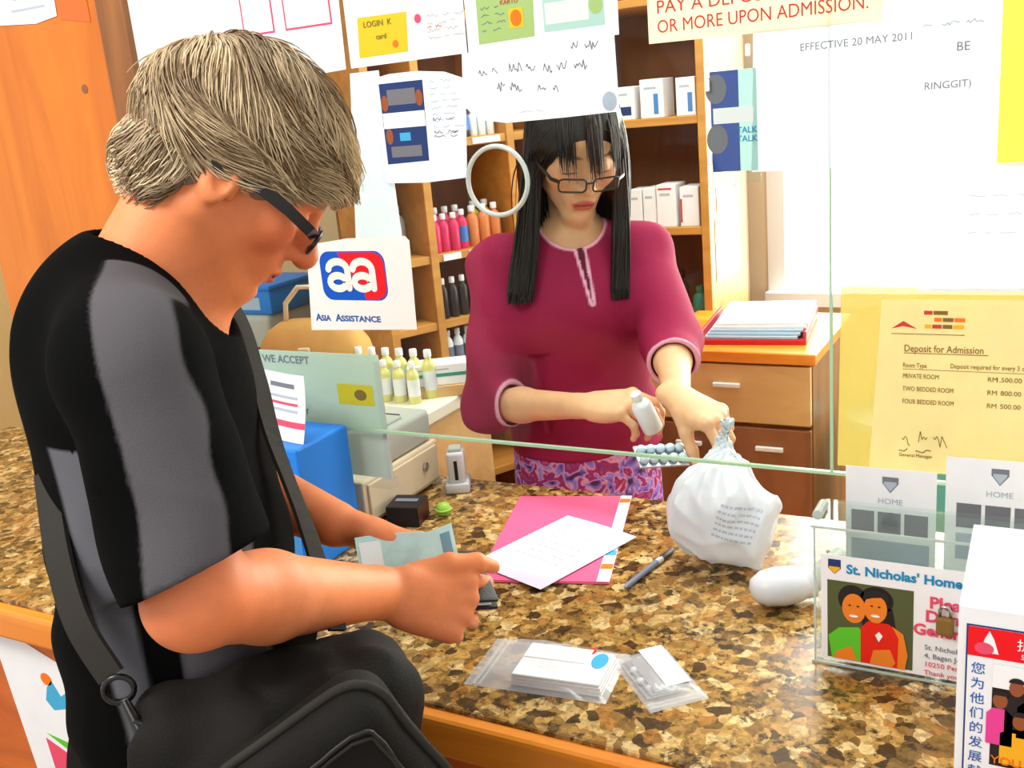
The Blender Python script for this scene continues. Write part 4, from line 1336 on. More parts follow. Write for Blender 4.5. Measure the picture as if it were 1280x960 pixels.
class Sculpt:
    def __init__(self, M=None, s=1.0):
        self.ops = []
        self.set(M, s)

    def set(self, M=None, s=1.0):
        self.M = np.eye(4) if M is None else np.array(M, float)
        self.s = s

    def pt(self, p):
        return self.M[:3, :3] @ (np.array(p, float) * self.s) + self.M[:3, 3]

    def cone(self, a, b, r1, r2=None, k=0.01, sub=False, sq=None):
        """round cone; sq = (axis vector, factor) squashes the section along a direction"""
        r2 = r1 if r2 is None else r2
        a, b = self.pt(a), self.pt(b)
        r1 *= self.s
        r2 *= self.s
        m = max(r1, r2) * (1 if sq is None else max(1, 1 / sq[1])) + max(k, 0.03)
        lo, hi = np.minimum(a, b) - m, np.maximum(a, b) + m
        if sq is not None:
            ax = self.M[:3, :3] @ np.array(sq[0], float)
            ax /= np.linalg.norm(ax)
            sq = (ax, sq[1])
        self.ops.append(('c', (a, b, r1, r2, sq), k, sub, lo, hi))

    def ell(self, c, r, k=0.01, sub=False, rot=None):
        R = self.M[:3, :3].copy()
        if rot is not None:
            R = R @ np.array(Euler(rot).to_matrix())
        c = self.pt(c)
        r = np.array(r, float) * self.s
        m = r.max() + max(k, 0.03)
        self.ops.append(('e', (c, r, R), k, sub, c - m, c + m))

    def sph(self, c, r, k=0.01, sub=False):
        self.ell(c, (r, r, r), k, sub)

    def box(self, c, h, r=0.01, k=0.01, sub=False, rot=None):
        R = self.M[:3, :3].copy()
        if rot is not None:
            R = R @ np.array(Euler(rot).to_matrix())
        c = self.pt(c)
        h = np.array(h, float) * self.s
        m = np.linalg.norm(h) + r + max(k, 0.03)
        self.ops.append(('b', (c, h, R, r), k, sub, c - m, c + m))

    def plane(self, p, n, k=0.004):
        """cut away everything on the side the normal points to"""
        n = self.M[:3, :3] @ np.array(n, float)
        n /= np.linalg.norm(n)
        self.ops.append(('p', (self.pt(p), n), k, 'cut', np.full(3, -9.0), np.full(3, 9.0)))

    def noise(self, fn):
        self.ops.append(('n', fn, 0, False, np.full(3, -9.0), np.full(3, 9.0)))

    def ev(self, P):
        d = np.full(len(P), 0.5)
        for typ, pr, k, sub, lo, hi in self.ops:
            if typ == 'n':
                idx = np.nonzero(np.abs(d) < 0.05)[0]
                if len(idx):
                    d[idx] += pr(P[idx])
                continue
            if typ == 'p':
                v = (P - pr[0]) @ pr[1]
                d = -smin(-d, -v, k)
                continue
            idx = np.nonzero(np.all((P > lo) & (P < hi), axis=1))[0]
            if not len(idx):
                continue
            Q = P[idx]
            if typ == 'c':
                a, b, r1, r2, sq = pr
                ba = b - a
                t = np.clip((Q - a) @ ba / max(ba @ ba, 1e-12), 0, 1)
                w = Q - a - t[:, None] * ba
                f = 1.0
                if sq is not None:
                    w = w + ((w @ sq[0]) * (1 / sq[1] - 1))[:, None] * sq[0]
                    f = min(1, sq[1])
                v = (np.linalg.norm(w, axis=1) - (r1 + (r2 - r1) * t)) * f
            elif typ == 'e':
                c, r, R = pr
                w = (Q - c) @ R
                k0 = np.linalg.norm(w / r, axis=1)
                k1 = np.linalg.norm(w / (r * r), axis=1)
                v = k0 * (k0 - 1) / np.maximum(k1, 1e-9)
            else:
                c, h, R, r = pr
                q = np.abs((Q - c) @ R) - (h - r)
                v = np.linalg.norm(np.maximum(q, 0), axis=1) + np.minimum(q.max(axis=1), 0) - r
            d[idx] = -smin(-d[idx], v, k) if sub else smin(d[idx], v, k)
        return d

    def mesh(self, lo, hi, h):
        """surface nets on the blocks that hold the surface"""
        lo = np.array(lo, float)
        B = 8
        nb = np.ceil((np.array(hi, float) - lo) / (h * B)).astype(int) + 1
        n = nb * B
        bc = np.stack(np.meshgrid(*[np.arange(k) for k in nb], indexing='ij'), -1).reshape(-1, 3)
        ctr = lo + (bc * B + (B - 1) / 2) * h
        dc = self.ev(ctr)
        keep = np.abs(dc) < B * h * 1.5
        V = np.empty(tuple(n), np.float32)
        V.reshape(nb[0], B, nb[1], B, nb[2], B)[:] = np.where(dc < 0, -1.0, 1.0).reshape(tuple(nb))[:, None, :, None, :, None]
        off = np.stack(np.meshgrid(*[np.arange(B)] * 3, indexing='ij'), -1).reshape(-1, 3)
        kb = bc[keep]
        for c0 in range(0, len(kb), 1200):
            ii = (kb[c0:c0 + 1200, None, :] * B + off[None]).reshape(-1, 3)
            V[ii[:, 0], ii[:, 1], ii[:, 2]] = self.ev(lo + ii * h)
        S = V < 0
        cnt = np.zeros(tuple(n - 1), np.int8)
        for i in (0, 1):
            for j in (0, 1):
                for k in (0, 1):
                    cnt += S[i:n[0] - 1 + i, j:n[1] - 1 + j, k:n[2] - 1 + k]
        cells = np.argwhere((cnt > 0) & (cnt < 8))
        ids = np.full(tuple(n - 1), -1, np.int64)
        ids[cells[:, 0], cells[:, 1], cells[:, 2]] = np.arange(len(cells))
        acc = np.zeros((len(cells), 3))
        num = np.zeros(len(cells))
        for ax in range(3):
            o1, o2 = [a for a in range(3) if a != ax]
            for u in (0, 1):
                for w in (0, 1):
                    p0 = cells.copy()
                    p0[:, o1] += u
                    p0[:, o2] += w
                    p1 = p0.copy()
                    p1[:, ax] += 1
                    a = V[p0[:, 0], p0[:, 1], p0[:, 2]].astype(float)
                    b = V[p1[:, 0], p1[:, 1], p1[:, 2]].astype(float)
                    m = (a < 0) != (b < 0)
                    t = np.where(m, a / np.where(m, a - b, 1), 0)
                    q = p0.astype(float)
                    q[:, ax] += t
                    acc[m] += q[m]
                    num[m] += 1
        verts = lo + acc / num[:, None] * h
        quads = []
        for ax in range(3):
            o1, o2 = (ax + 1) % 3, (ax + 2) % 3
            sl0 = [slice(1, n[a] - 1) for a in range(3)]
            sl1 = list(sl0)
            sl0[ax] = slice(0, n[ax] - 1)
            sl1[ax] = slice(1, n[ax])
            A, Bv = S[tuple(sl0)], S[tuple(sl1)]
            e = np.argwhere(A != Bv)
            flip = A[e[:, 0], e[:, 1], e[:, 2]]
            g = e.copy()
            for a in range(3):
                if a != ax:
                    g[:, a] += 1

            def cid(d1, d2):
                c = g.copy()
                c[:, o1] += d1
                c[:, o2] += d2
                return ids[c[:, 0], c[:, 1], c[:, 2]]
            q = np.stack([cid(-1, -1), cid(0, -1), cid(0, 0), cid(-1, 0)], 1)
            q[~flip] = q[~flip][:, ::-1]
            quads.append(q)
        quads = np.concatenate(quads)
        quads = quads[(quads >= 0).all(axis=1)]
        return verts, quads


def np_mesh(name, verts, faces, material, parent=None, cols=None, smooth=True):
    me = bpy.data.meshes.new(name)
    nv, nf = len(verts), len(faces)
    k = faces.shape[1]
    me.vertices.add(nv)
    me.vertices.foreach_set('co', np.ascontiguousarray(verts, np.float32).ravel())
    me.loops.add(nf * k)
    me.loops.foreach_set('vertex_index', faces.astype(np.int32).ravel())
    me.polygons.add(nf)
    me.polygons.foreach_set('loop_start', np.arange(0, nf * k, k, dtype=np.int32))
    me.polygons.foreach_set('loop_total', np.full(nf, k, np.int32))
    me.update(calc_edges=True)
    if smooth:
        me.polygons.foreach_set('use_smooth', np.ones(nf, bool))
    if cols is not None:
        at = me.color_attributes.new('Col', 'FLOAT_COLOR', 'POINT')
        c4 = np.ones((nv, 4), np.float32)
        c4[:, :3] = cols
        at.data.foreach_set('color', c4.ravel())
    me.materials.append(MATS[material])
    o = bpy.data.objects.new(name, me)
    link(o, parent)
    return o


def lin(*c):
    return np.array(srgb(*c)[:3])


def sstep(e0, e1, x):
    t = np.clip((x - e0) / (e1 - e0), 0, 1)
    return t * t * (3 - 2 * t)


def mixc(c, new, w):
    return c * (1 - w[:, None]) + np.asarray(new) * w[:, None]


def fnoise(P, f, seed=0):
    """cheap smooth noise, -1..1"""
    r = np.random.default_rng(seed)
    v = np.zeros(len(P))
    for i in range(6):
        d = r.normal(size=3)
        d /= np.linalg.norm(d)
        v += np.sin(P @ d * f * r.uniform(0.6, 1.7) + r.uniform(0, 6.28))
    return v / 3.2


def head(S, M, s, fem=False):
    """head in its own frame: x forward, y left, z up, origin between the ears"""
    S.set(M, s)
    S.ell((-0.014, 0, 0.034), (0.098, 0.075, 0.084), k=0.0)
    S.ell((0.032, 0, 0.036), (0.055, 0.060, 0.058), k=0.02)
    S.ell((0.030, 0, -0.028), (0.056, 0.058, 0.066), k=0.02)
    jw = 0.050 if fem else 0.056
    for y in (-1, 1):
        S.cone((-0.008, jw * y, -0.045), (0.058, 0.016 * y, -0.096 if fem else -0.098), 0.020, 0.016, k=0.02)
        S.sph((0.056, 0.040 * y, -0.020), 0.024, k=0.02)
    S.ell((0.068, 0, -0.098), (0.020, 0.019 if fem else 0.024, 0.018), k=0.018)
    S.ell((0.070, 0, -0.062), (0.023, 0.032, 0.030), k=0.016)
    if not fem:
        S.cone((0.080, -0.028, 0.020), (0.080, 0.028, 0.020), 0.012, k=0.014)
    for y in (-1, 1):
        S.ell((0.097, 0.031 * y, -0.001), (0.017, 0.021, 0.014), k=0.014, sub=True)
        S.sph((0.0715, 0.031 * y, -0.002), 0.0148, k=0.004)
        S.ell((0.0845, 0.031 * y, -0.0085), (0.0035, 0.014, 0.0012), k=0.002, sub=True)
    # nose
    nb, nt = (0.0095, 0.0108) if fem else (0.011, 0.0135)
    S.cone((0.083, 0, 0.012), (0.101 if fem else 0.108, 0, -0.030), 0.008 if fem else 0.010, nb, k=0.012)
    S.sph((0.101 if fem else 0.107, 0, -0.034), nt, k=0.008)
    for y in (-1, 1):
        S.ell((0.091, 0.013 * y, -0.037), (0.011, 0.0075, 0.0085), k=0.006)
        S.ell((0.099, 0.0065 * y, -0.0455), (0.005, 0.003, 0.003), k=0.003, sub=True)
    # mouth
    S.ell((0.0895, 0, -0.0635), (0.0085, 0.0215, 0.0062), k=0.005)
    S.ell((0.0875, 0, -0.0745), (0.0085, 0.0175, 0.0068), k=0.005)
    S.ell((0.0975, 0, -0.0690), (0.0085, 0.0225, 0.0012), k=0.003, sub=True)
    S.ell((0.0925, 0, -0.0855), (0.008, 0.018, 0.005), k=0.008, sub=True)
    # ears
    for y in (-1, 1):
        S.ell((-0.012, 0.0765 * y, -0.008), (0.0185, 0.0075, 0.0315), k=0.005, rot=(0.10 * y, -0.18, 0.30 * y))
        S.ell((-0.008, 0.0845 * y, -0.006), (0.0105, 0.006, 0.0185), k=0.003, sub=True, rot=(0, -0.18, 0.3 * y))
        S.cone((0.006, 0.074 * y, -0.022), (0.006, 0.075 * y, -0.008), 0.0045, k=0.004)
    S.set()


def frame(x, z):
    x = np.array(x, float)
    x /= np.linalg.norm(x)
    z = np.array(z, float)
    z -= x * (z @ x)
    z /= np.linalg.norm(z)
    return np.stack([x, np.cross(z, x), z], 1)


def mat4(R, t):
    M = np.eye(4)
    M[:3, :3] = R
    M[:3, 3] = t
    return M


def hand(S, wrist, fwd, back, side, s=1.0, curl=((40, 50, 30),) * 4, spread=(8, 2, -4, -10), thumb=((35, -10), (20, 0), (10, 0)), rs=1.0):
    """side=+1: right hand (thumb on +y of the frame whose z is the back of the hand)"""
    F = frame(fwd, back)
    S.set(mat4(F, wrist), s)
    ys = [0.029, 0.0095, -0.0105, -0.029]
    xs = [0.088, 0.092, 0.087, 0.078]
    ls = [(0.043, 0.026, 0.021), (0.047, 0.030, 0.022), (0.043, 0.028, 0.021), (0.034, 0.021, 0.019)]
    S.cone((-0.02, 0, 0), (0.03, 0.004 * side, -0.001), 0.025, 0.024, k=0.01, sq=((0, 0, 1), 0.74))
    for y, x in zip(ys, xs):
        S.cone((0.014, y * 0.62 * side, 0.0), (x - 0.006, y * side, -0.001), 0.0155, 0.0125, k=0.012)
    S.ell((0.045, 0.026 * side, -0.010), (0.030, 0.014, 0.014), k=0.012, rot=(0, 0, 0.35 * side))
    S.ell((0.045, -0.022 * side, -0.009), (0.032, 0.012, 0.013), k=0.012)
    for f in range(4):
        p = np.array([xs[f], ys[f] * side, 0.0])
        a = 0
        r = [0.0102, 0.0092, 0.0084, 0.0070]
        if f == 3:
            r = [v * 0.88 for v in r]
        sp = math.radians(spread[f]) * side
        S.sph(p + [0, 0, 0.002], 0.0116 * rs * (0.9 if f == 3 else 1), k=0.008)
        for j in range(3):
            a += math.radians(curl[f][j])
            d = np.array([math.cos(a) * math.cos(sp), math.cos(a) * math.sin(sp), -math.sin(a)])
            q = p + d * ls[f][j]
            S.cone(p, q, r[j] * rs, r[j + 1] * rs, k=0.0035)
            p = q
    p = np.array([0.026, 0.026 * side, -0.008])
    r = [0.0145, 0.0115, 0.0102, 0.0082]
    yaw = 0
    pit = 0
    for j, (ya, pi_) in enumerate(thumb):
        yaw += math.radians(ya)
        pit += math.radians(pi_)
        d = np.array([math.cos(yaw) * math.cos(pit), math.sin(yaw) * math.cos(pit) * side, -math.sin(pit)])
        q = p + d * (0.040, 0.033, 0.027)[j]
        S.cone(p, q, r[j] * rs, r[j + 1] * rs, k=0.006)
        p = q
    S.set()


def head_cols(P, M, s, base, lip, brow=None, ruddy=None, lid=None):
    L = (P - M[:3, 3]) @ M[:3, :3] / s
    c = np.tile(base, (len(P), 1))
    x, y, z = L.T
    near = (np.abs(x) < 0.16) & (np.abs(y) < 0.11) & (np.abs(z) < 0.15)
    if ruddy is not None:
        w = np.exp(-(((x - 0.07) / 0.03) ** 2 + ((np.abs(y) - 0.045) / 0.025) ** 2 + ((z + 0.025) / 0.03) ** 2)) * 0.6
        w += np.exp(-(((x - 0.11) / 0.02) ** 2 + (y / 0.015) ** 2 + ((z + 0.03) / 0.02) ** 2)) * 0.5
        c = mixc(c, ruddy, np.clip(w, 0, 1) * near)
    w = sstep(1.15, 0.85, np.sqrt((y / 0.0215) ** 2 + ((z + 0.0692) / 0.0115) ** 2)) * (x > 0.075) * near
    c = mixc(c, lip, w)
    w = sstep(1.2, 0.6, np.sqrt((y / 0.020) ** 2 + ((z + 0.0688) / 0.0018) ** 2)) * (x > 0.075) * near
    c = mixc(c, np.asarray(lip) * 0.35, w)
    if brow is not None:
        zz = 0.023 - 6.0 * (np.abs(y) - 0.028) ** 2
        w = sstep(1.2, 0.6, np.sqrt(((np.abs(y) - 0.030) / 0.021) ** 2 + ((z - zz) / 0.0042) ** 2)) * (x > 0.05) * near
        c = mixc(c, brow, w * 0.85)
    if lid is not None:
        w = sstep(1.3, 0.5, np.sqrt(((np.abs(y) - 0.031) / 0.0155) ** 2 + ((z + 0.0085) / 0.0022) ** 2)) * (x > 0.06) * near
        c = mixc(c, lid, w)
    return c


def strands(name, parent, roots, dirs, lens, radii, cols, M, s, core, steps=10, grav=0.0, wave=0.0, lift=0.004, gdir=(0, 0, -1), flow=None, seed=1, taper=0.35, low=None, hug=None):
    """locks of hair: thin three sided tubes that hug the ellipsoid `core` (centre, radii) of the head frame and then fall"""
    r = np.random.default_rng(seed)
    N = len(roots)
    p = roots.copy()
    d = dirs / np.linalg.norm(dirs, axis=1, keepdims=True)
    cc, cr = core
    Mi = M[:3, :3]
    g = (np.array(gdir, float) @ Mi)
    pts = [p.copy()]
    ph = r.uniform(0, 6.28, N)
    fq = r.uniform(1.2, 2.4, N)
    side = np.cross(d, (p - cc) / cr ** 2)
    side /= np.linalg.norm(side, axis=1, keepdims=True) + 1e-9
    st = (lens / steps)[:, None]
    for i in range(steps):
        u = (i + 1) / steps
        if flow is not None:
            d = d + flow(p, u) * 0.35
        d = d + g * grav
        d = d + side * (wave * np.cos(ph + fq * u * 6))[:, None]
        d /= np.linalg.norm(d, axis=1, keepdims=True)
        pn = p + d * st
        if low is not None:
            stop = pn[:, 2] < low(pn)
            pn[stop] = p[stop] + d[stop] * st[stop] * 0.12
        p = pn
        q = (p - cc) / (cr + lift)
        k0 = np.linalg.norm(q, axis=1)
        ins = k0 < 1
        p[ins] = cc + (q[ins] / k0[ins][:, None]) * (cr + lift)
        if hug is not None:
            q = (p - cc) / (cr + hug[:, None])
            k0 = np.linalg.norm(q, axis=1)
            far = k0 > 1
            p[far] = cc + (q[far] / k0[far][:, None]) * (cr + hug[far][:, None])
        pts.append(p.copy())
    pts = np.stack(pts, 1)          # N, steps+1, 3
    pts = pts * s @ Mi.T + M[:3, 3]
    T = np.gradient(pts, axis=1)
    T /= np.linalg.norm(T, axis=2, keepdims=True) + 1e-9
    ref = np.tile(np.array([0.31, 0.52, 0.79]), (N, 1))
    n1 = np.cross(T, ref[:, None, :])
    n1 /= np.linalg.norm(n1, axis=2, keepdims=True) + 1e-9
    n2 = np.cross(T, n1)
    rad = radii[:, None] * (1 - (1 - taper) * np.linspace(0, 1, steps + 1) ** 2)[None]
    ring = []
    for k in range(3):
        a = 2 * math.pi * k / 3
        ring.append(pts + (n1 * math.cos(a) + n2 * math.sin(a)) * rad[..., None])
    V = np.stack(ring, 2).reshape(-1, 3)
    base = (np.arange(N)[:, None] * (steps + 1) + np.arange(steps)[None]).ravel() * 3
    F = []
    for k in range(3):
        k2 = (k + 1) % 3
        F.append(np.stack([base + k, base + k2, base + 3 + k2, base + 3 + k], 1))
    F = np.concatenate(F)
    Cc = np.repeat(cols, (steps + 1) * 3, axis=0)
    return V, F, Cc


def sphere_roots(n, core, cond, seed):
    r = np.random.default_rng(seed)
    out = []
    while sum(len(o) for o in out) < n:
        v = r.normal(size=(n * 3, 3))
        v /= np.linalg.norm(v, axis=1, keepdims=True)
        p = core[0] + v * core[1]
        out.append(p[cond(p)])
    return np.concatenate(out)[:n]


mat('skin', (220, 140, 90), 0.5, 0.35, vcol=True, noise=0.05, nscale=60, bump=0.12, bscale=260, sss=0.12)
mat('cloth_col', (40, 40, 40), 0.9, 0.04, vcol=True, bump=0.25, bscale=700)
mat('hair', (60, 50, 40), 0.45, 0.4, vcol=True)
mat('shoe_leather', (30, 26, 24), 0.4, 0.4)

# ================================================================= THE MAN AT THE COUNTER
MA = math.radians(42)
MLOC = (-0.69, 0.73, 0.0)      # own frame: x ahead of him, y to his left, z up


def place_man(o):
    o.location = MLOC
    o.rotation_euler = (0, 0, MA)
    return o


th = math.radians(43)
HM = mat4(np.array(Euler((0, th, 0)).to_matrix()), (-0.002, 0.0, 1.578))
HS = 0.89
E_R, W_R = np.array((-0.078, -0.228, 1.266)), np.array((0.070, -0.045, 1.146))
E_L, W_L = np.array((-0.085, 0.22, 1.215)), np.array((0.040, 0.085, 1.176))
B = Sculpt()
head(B, HM, HS)
# neck, trunk, arms
B.cone((-0.055, 0, 1.545), (-0.115, 0, 1.455), 0.056, 0.064, k=0.03)
B.cone((-0.040, 0, 1.51), (-0.085, 0, 1.43), 0.034, 0.045, k=0.02)
B.ell((-0.12, 0, 1.33), (0.08, 0.12, 0.15), k=0.04)
B.ell((-0.115, 0, 1.12), (0.095, 0.125, 0.18), k=0.05)
for sy, Eb, Wb in ((-1, E_R, W_R), (1, E_L, W_L)):
    sh = np.array((-0.100, 0.165 * sy, 1.43))
    B.cone((-0.115, 0.05 * sy, 1.44), sh, 0.042, 0.042, k=0.02)
    B.cone(sh, Eb, 0.042, 0.040, k=0.02)
    mid = Eb * 0.68 + Wb * 0.32
    B.sph(Eb + np.array((-0.008, 0, -0.008)), 0.036, k=0.015)
    B.cone(Eb + np.array((0, 0, -0.006)), mid + np.array((0, 0, -0.004)), 0.037, 0.039, k=0.012)
    B.cone(mid + np.array((0, 0, -0.004)), Wb, 0.039, 0.0265, k=0.012)
# right hand: back towards the camera, thumb on top, fingers closed under the wallet
fR = np.array((0.105, 0.02, -0.052))
hand(B, W_R + fR * 0.15, fR, (0.15, -0.90, 0.42), 1, s=0.96,
     curl=((34, 62, 40), (42, 66, 42), (48, 68, 42), (54, 66, 40)), spread=(5, 1, -3, -7),
     thumb=((28, -16), (-16, 10), (-14, 22)), rs=1.0)
# left hand: behind the banknote, fingers reaching ahead
fL = np.array((0.10, -0.012, -0.045))
hand(B, W_L + fL * 0.12, fL, (0.25, 0.45, 0.85), -1, s=0.95,
     curl=((18, 30, 22), (22, 34, 24), (28, 38, 24), (32, 40, 24)), spread=(5, 1, -3, -8),
     thumb=((6, 10), (-4, 6), (-4, 6)), rs=1.04)
v, f = B.mesh((-0.30, -0.33, 0.98), (0.24, 0.33, 1.74), 0.003)
cs = head_cols(v, HM, HS, lin(232, 136, 84), lin(190, 84, 66), brow=lin(150, 120, 92), ruddy=lin(222, 100, 66))
cs *= (1 + 0.07 * fnoise(v, 60, 3))[:, None]
# redder hands and elbow tips
wrist_w = np.clip(np.exp(-((v - E_R) ** 2).sum(1) / 0.0025), 0, 1)
cs = mixc(cs, lin(226, 112, 74), wrist_w * 0.5)
man = np_mesh('person', v, f, 'skin', cols=cs)
place_man(man)
tag(man, 'grey haired man in a black and grey shirt counting money at the counter', 'person')

# shirt
K = Sculpt()
K.ell((-0.124, 0, 1.345), (0.096, 0.158, 0.175), k=0.0)
K.ell((-0.120, 0, 1.195), (0.116, 0.158, 0.18), k=0.05)
K.ell((-0.126, 0, 1.06), (0.126, 0.160, 0.15), k=0.05)
K.cone((-0.098, 0, 1.38), (-0.108, 0, 1.47), 0.072, 0.070, k=0.04)
K.ell((-0.155, 0, 1.42), (0.062, 0.09, 0.085), k=0.05)
for sy, Eb in ((-1, E_R), (1, E_L)):
    K.cone((-0.122, 0.04 * sy, 1.468), (-0.105, 0.165 * sy, 1.445), 0.054, 0.058, k=0.03)
    sh = np.array((-0.112, 0.178 * sy, 1.43))
    en = Eb + (sh - Eb) * 0.02
    K.cone(sh + np.array((0.010, 0, 0)), en + np.array((0.004, 0, 0)), 0.060, 0.062, k=0.03)


def folds(P):
    x, y, z = P.T
    a = 0.0030 * np.sin(60 * z + 22 * x + 5 * np.sin(14 * y)) * sstep(1.36, 1.15, z)
    a += 0.0022 * np.sin(44 * x - 34 * z + 30 * y + 2 * np.sin(22 * z)) * sstep(0.10, 0.2, np.abs(y))
    a += 0.0030 * fnoise(P, 34, 5) + 0.004 * np.abs(fnoise(P, 22, 6))
    return a - 0.002


K.noise(folds)
for sy, Eb in ((-1, E_R), (1, E_L)):
    sh = np.array((-0.112, 0.178 * sy, 1.43))
    ax = Eb - sh
    ax /= np.linalg.norm(ax)
    # hollow sleeve end
    fr3 = frame(ax, (0, sy, 0.3))
    K.set(mat4(fr3, Eb + ax * 0.058))
    K.box((0.0, 0, 0), (0.075, 0.10, 0.10), r=0.002, k=0.003, sub=True, rot=(0, 0.0, 0.12))
    K.set()
    K.cone(Eb - ax * 0.045, Eb + ax * 0.03, 0.050, 0.052, k=0.003, sub=True)
# neck opening
K.ell((-0.060, 0, 1.505), (0.088, 0.066, 0.085), k=0.006, sub=True, rot=(0, 0.75, 0))
K.plane((0, 0, 0.985), (0, 0, -1))
v, f = K.mesh((-0.31, -0.34, 0.96), (0.07, 0.34, 1.58), 0.0034)
c = np.tile(lin(9, 9, 9), (len(v), 1))
# grey shoulder panel that widens down the sleeve, and the grey side panel
zz = np.array([1.26, 1.27, 1.35, 1.40, 1.45, 1.50, 1.56])
xl = np.array([-0.112, -0.111, -0.105, -0.110, -0.117, -0.121, -0.118])
xr = np.array([-0.038, -0.040, -0.046, -0.048, -0.056, -0.066, -0.080])
wob = 0.002 * np.sin(v[:, 2] * 90)
w = sstep(-0.002, 0.002, v[:, 0] - np.interp(v[:, 2], zz, xl)) * sstep(-0.002, 0.002, np.interp(v[:, 2], zz, xr) + wob - v[:, 0]) * (np.abs(v[:, 1]) > 0.085)
c = mixc(c, lin(88, 85, 89), w)
w2 = sstep(-0.003, 0.003, 0.016 - np.abs(v[:, 0] + 0.168 - 0.18 * (v[:, 2] - 1.28) * -1 * 0.4)) * (np.abs(v[:, 1]) > 0.07) * (np.abs(v[:, 1]) < 0.182) * (v[:, 2] < 1.37)
c = mixc(c, lin(96, 96, 102), w2)
shirt = np_mesh('shirt', v, f, 'cloth_col', man, cols=c)
shirt['label'] = 'black short sleeved shirt with grey panels'
# stitched hem line on the sleeve
for sy, Eb in ((-1, E_R),):
    sh = np.array((-0.112, 0.178 * sy, 1.43))
    ax = (Eb - sh) / np.linalg.norm(Eb - sh)
# collar band
mat('collar_black', (20, 18, 18), 0.85, 0.1)

# trousers and shoes
Tr = Sculpt()
Tr.ell((-0.128, 0, 1.0), (0.134, 0.166, 0.13), k=0.0)
for sy in (-1, 1):
    Tr.cone((-0.13, 0.085 * sy, 0.93), (-0.11, 0.10 * sy, 0.5), 0.098, 0.07, k=0.03)
    Tr.cone((-0.11, 0.10 * sy, 0.5), (-0.13, 0.11 * sy, 0.07), 0.07, 0.06, k=0.03)
Tr.noise(lambda P: 0.004 * fnoise(P, 26, 9))
Tr.plane((0, 0, 0.055), (0, 0, -1))
v, f = Tr.mesh((-0.31, -0.25, 0.03), (0.06, 0.25, 1.14), 0.008)
np_mesh('trousers', v, f, 'cloth_col', man, cols=np.tile(lin(24, 21, 18), (len(v), 1)))
for sy in (-1, 1):
    Sh = Sculpt()
    Sh.cone((-0.15, 0.11 * sy, 0.04), (0.05, 0.125 * sy, 0.032), 0.042, 0.038, k=0.02)
    Sh.cone((-0.14, 0.11 * sy, 0.08), (-0.12, 0.11 * sy, 0.04), 0.042, 0.045, k=0.03)
    Sh.plane((0, 0, 0.001), (0, 0, -1))
    v, f = Sh.mesh((-0.22, 0.11 * sy - 0.09, -0.02), (0.12, 0.11 * sy + 0.09, 0.15), 0.006)
    np_mesh('shoe', v, f, 'shoe_leather', man)

# hair: a cap hugging the skull plus a few thousand locks that fall forward from the crown
core = (np.array([-0.014, 0, 0.036]), np.array([0.1, 0.077, 0.086]))
Hc = Sculpt(HM, HS)
Hc.ell((-0.016, 0, 0.040), (0.108, 0.085, 0.092), k=0)
Hc.ell((-0.050, 0, -0.020), (0.056, 0.064, 0.060), k=0.03)
Hc.noise(lambda P: 0.004 * fnoise(P, 110, 2))
Hc.ell((0.105, 0, -0.045), (0.088, 0.10, 0.098), k=0.012, sub=True)
for y in (-1, 1):
    Hc.ell((0.006, 0.085 * y, -0.035), (0.030, 0.03, 0.045), k=0.01, sub=True)
v1, f1 = Hc.mesh((-0.2, -0.14, 1.42), (0.2, 0.14, 1.75), 0.0035)
c1_ = np.tile(lin(122, 104, 84), (len(v1), 1)) * (1 + 0.25 * fnoise(v1, 130, 4))[:, None]


def hair_cond(p):
    x, y, z = p.T
    front = x < 0.074 + 0.35 * (z - 0.05)
    low = z > np.where(x < -0.05, -0.065, np.where(x < 0.01, -0.010, 0.005 + 0.45 * (x - 0.01)))
    return front & low


NS = 6500
rt = sphere_roots(NS, core, hair_cond, 3)
crown = np.array([-0.085, 0.01, 0.080])
nrm = (rt - core[0]) / core[1] ** 2
nrm /= np.linalg.norm(nrm, axis=1, keepdims=True)


def tangent(d, n):
    return d - n * (d * n).sum(1, keepdims=True)


rr_ = np.random.default_rng(8)


def hair_flow(p, u):
    """combed from the crown towards the brow, in waves shared by neighbouring locks"""
    n_ = (p - core[0]) / core[1] ** 2
    n_ /= np.linalg.norm(n_, axis=1, keepdims=True)
    f_ = p - crown
    f_ = f_ / (np.linalg.norm(f_, axis=1, keepdims=True) + 1e-6)
    f_ = f_ * np.array([1.25, 1.0, 0.75])
    f_[:, 0] += 0.25 * sstep(-0.06, 0.0, p[:, 0])
    f_ = tangent(f_, n_)
    f_ /= np.linalg.norm(f_, axis=1, keepdims=True) + 1e-6
    s_ = np.cross(n_, f_)
    a = 0.75 * fnoise(p * np.array([1.0, 1.0, 1.3]), 46, 21) + 0.35 * np.sin(u * 7 + 9 * fnoise(p, 16, 23))
    return f_ * 0.9 + s_ * a[:, None]


dirs = hair_flow(rt, 0) + nrm * rr_.uniform(0.02, 0.16, (NS, 1)) + rr_.normal(size=(NS, 3)) * 0.06
ln = rr_.uniform(0.05, 0.11, NS)
clump = 0.5 + 0.5 * fnoise(rt * np.array([0.5, 1.5, 1.5]), 105, 12)
tone = np.clip(0.25 * rr_.random(NS) + 0.95 * clump - 0.12, 0, 1)
tone = np.clip(tone + sstep(0.0, 0.09, rt[:, 0] - 0.3 * (rt[:, 2] - 0.03)) * 0.35 + sstep(0.07, -0.03, rt[:, 2]) * 0.35 - 0.12, 0, 1)
hc = lin(126, 98, 66) * (1 - tone[:, None]) + lin(240, 216, 174) * tone[:, None]


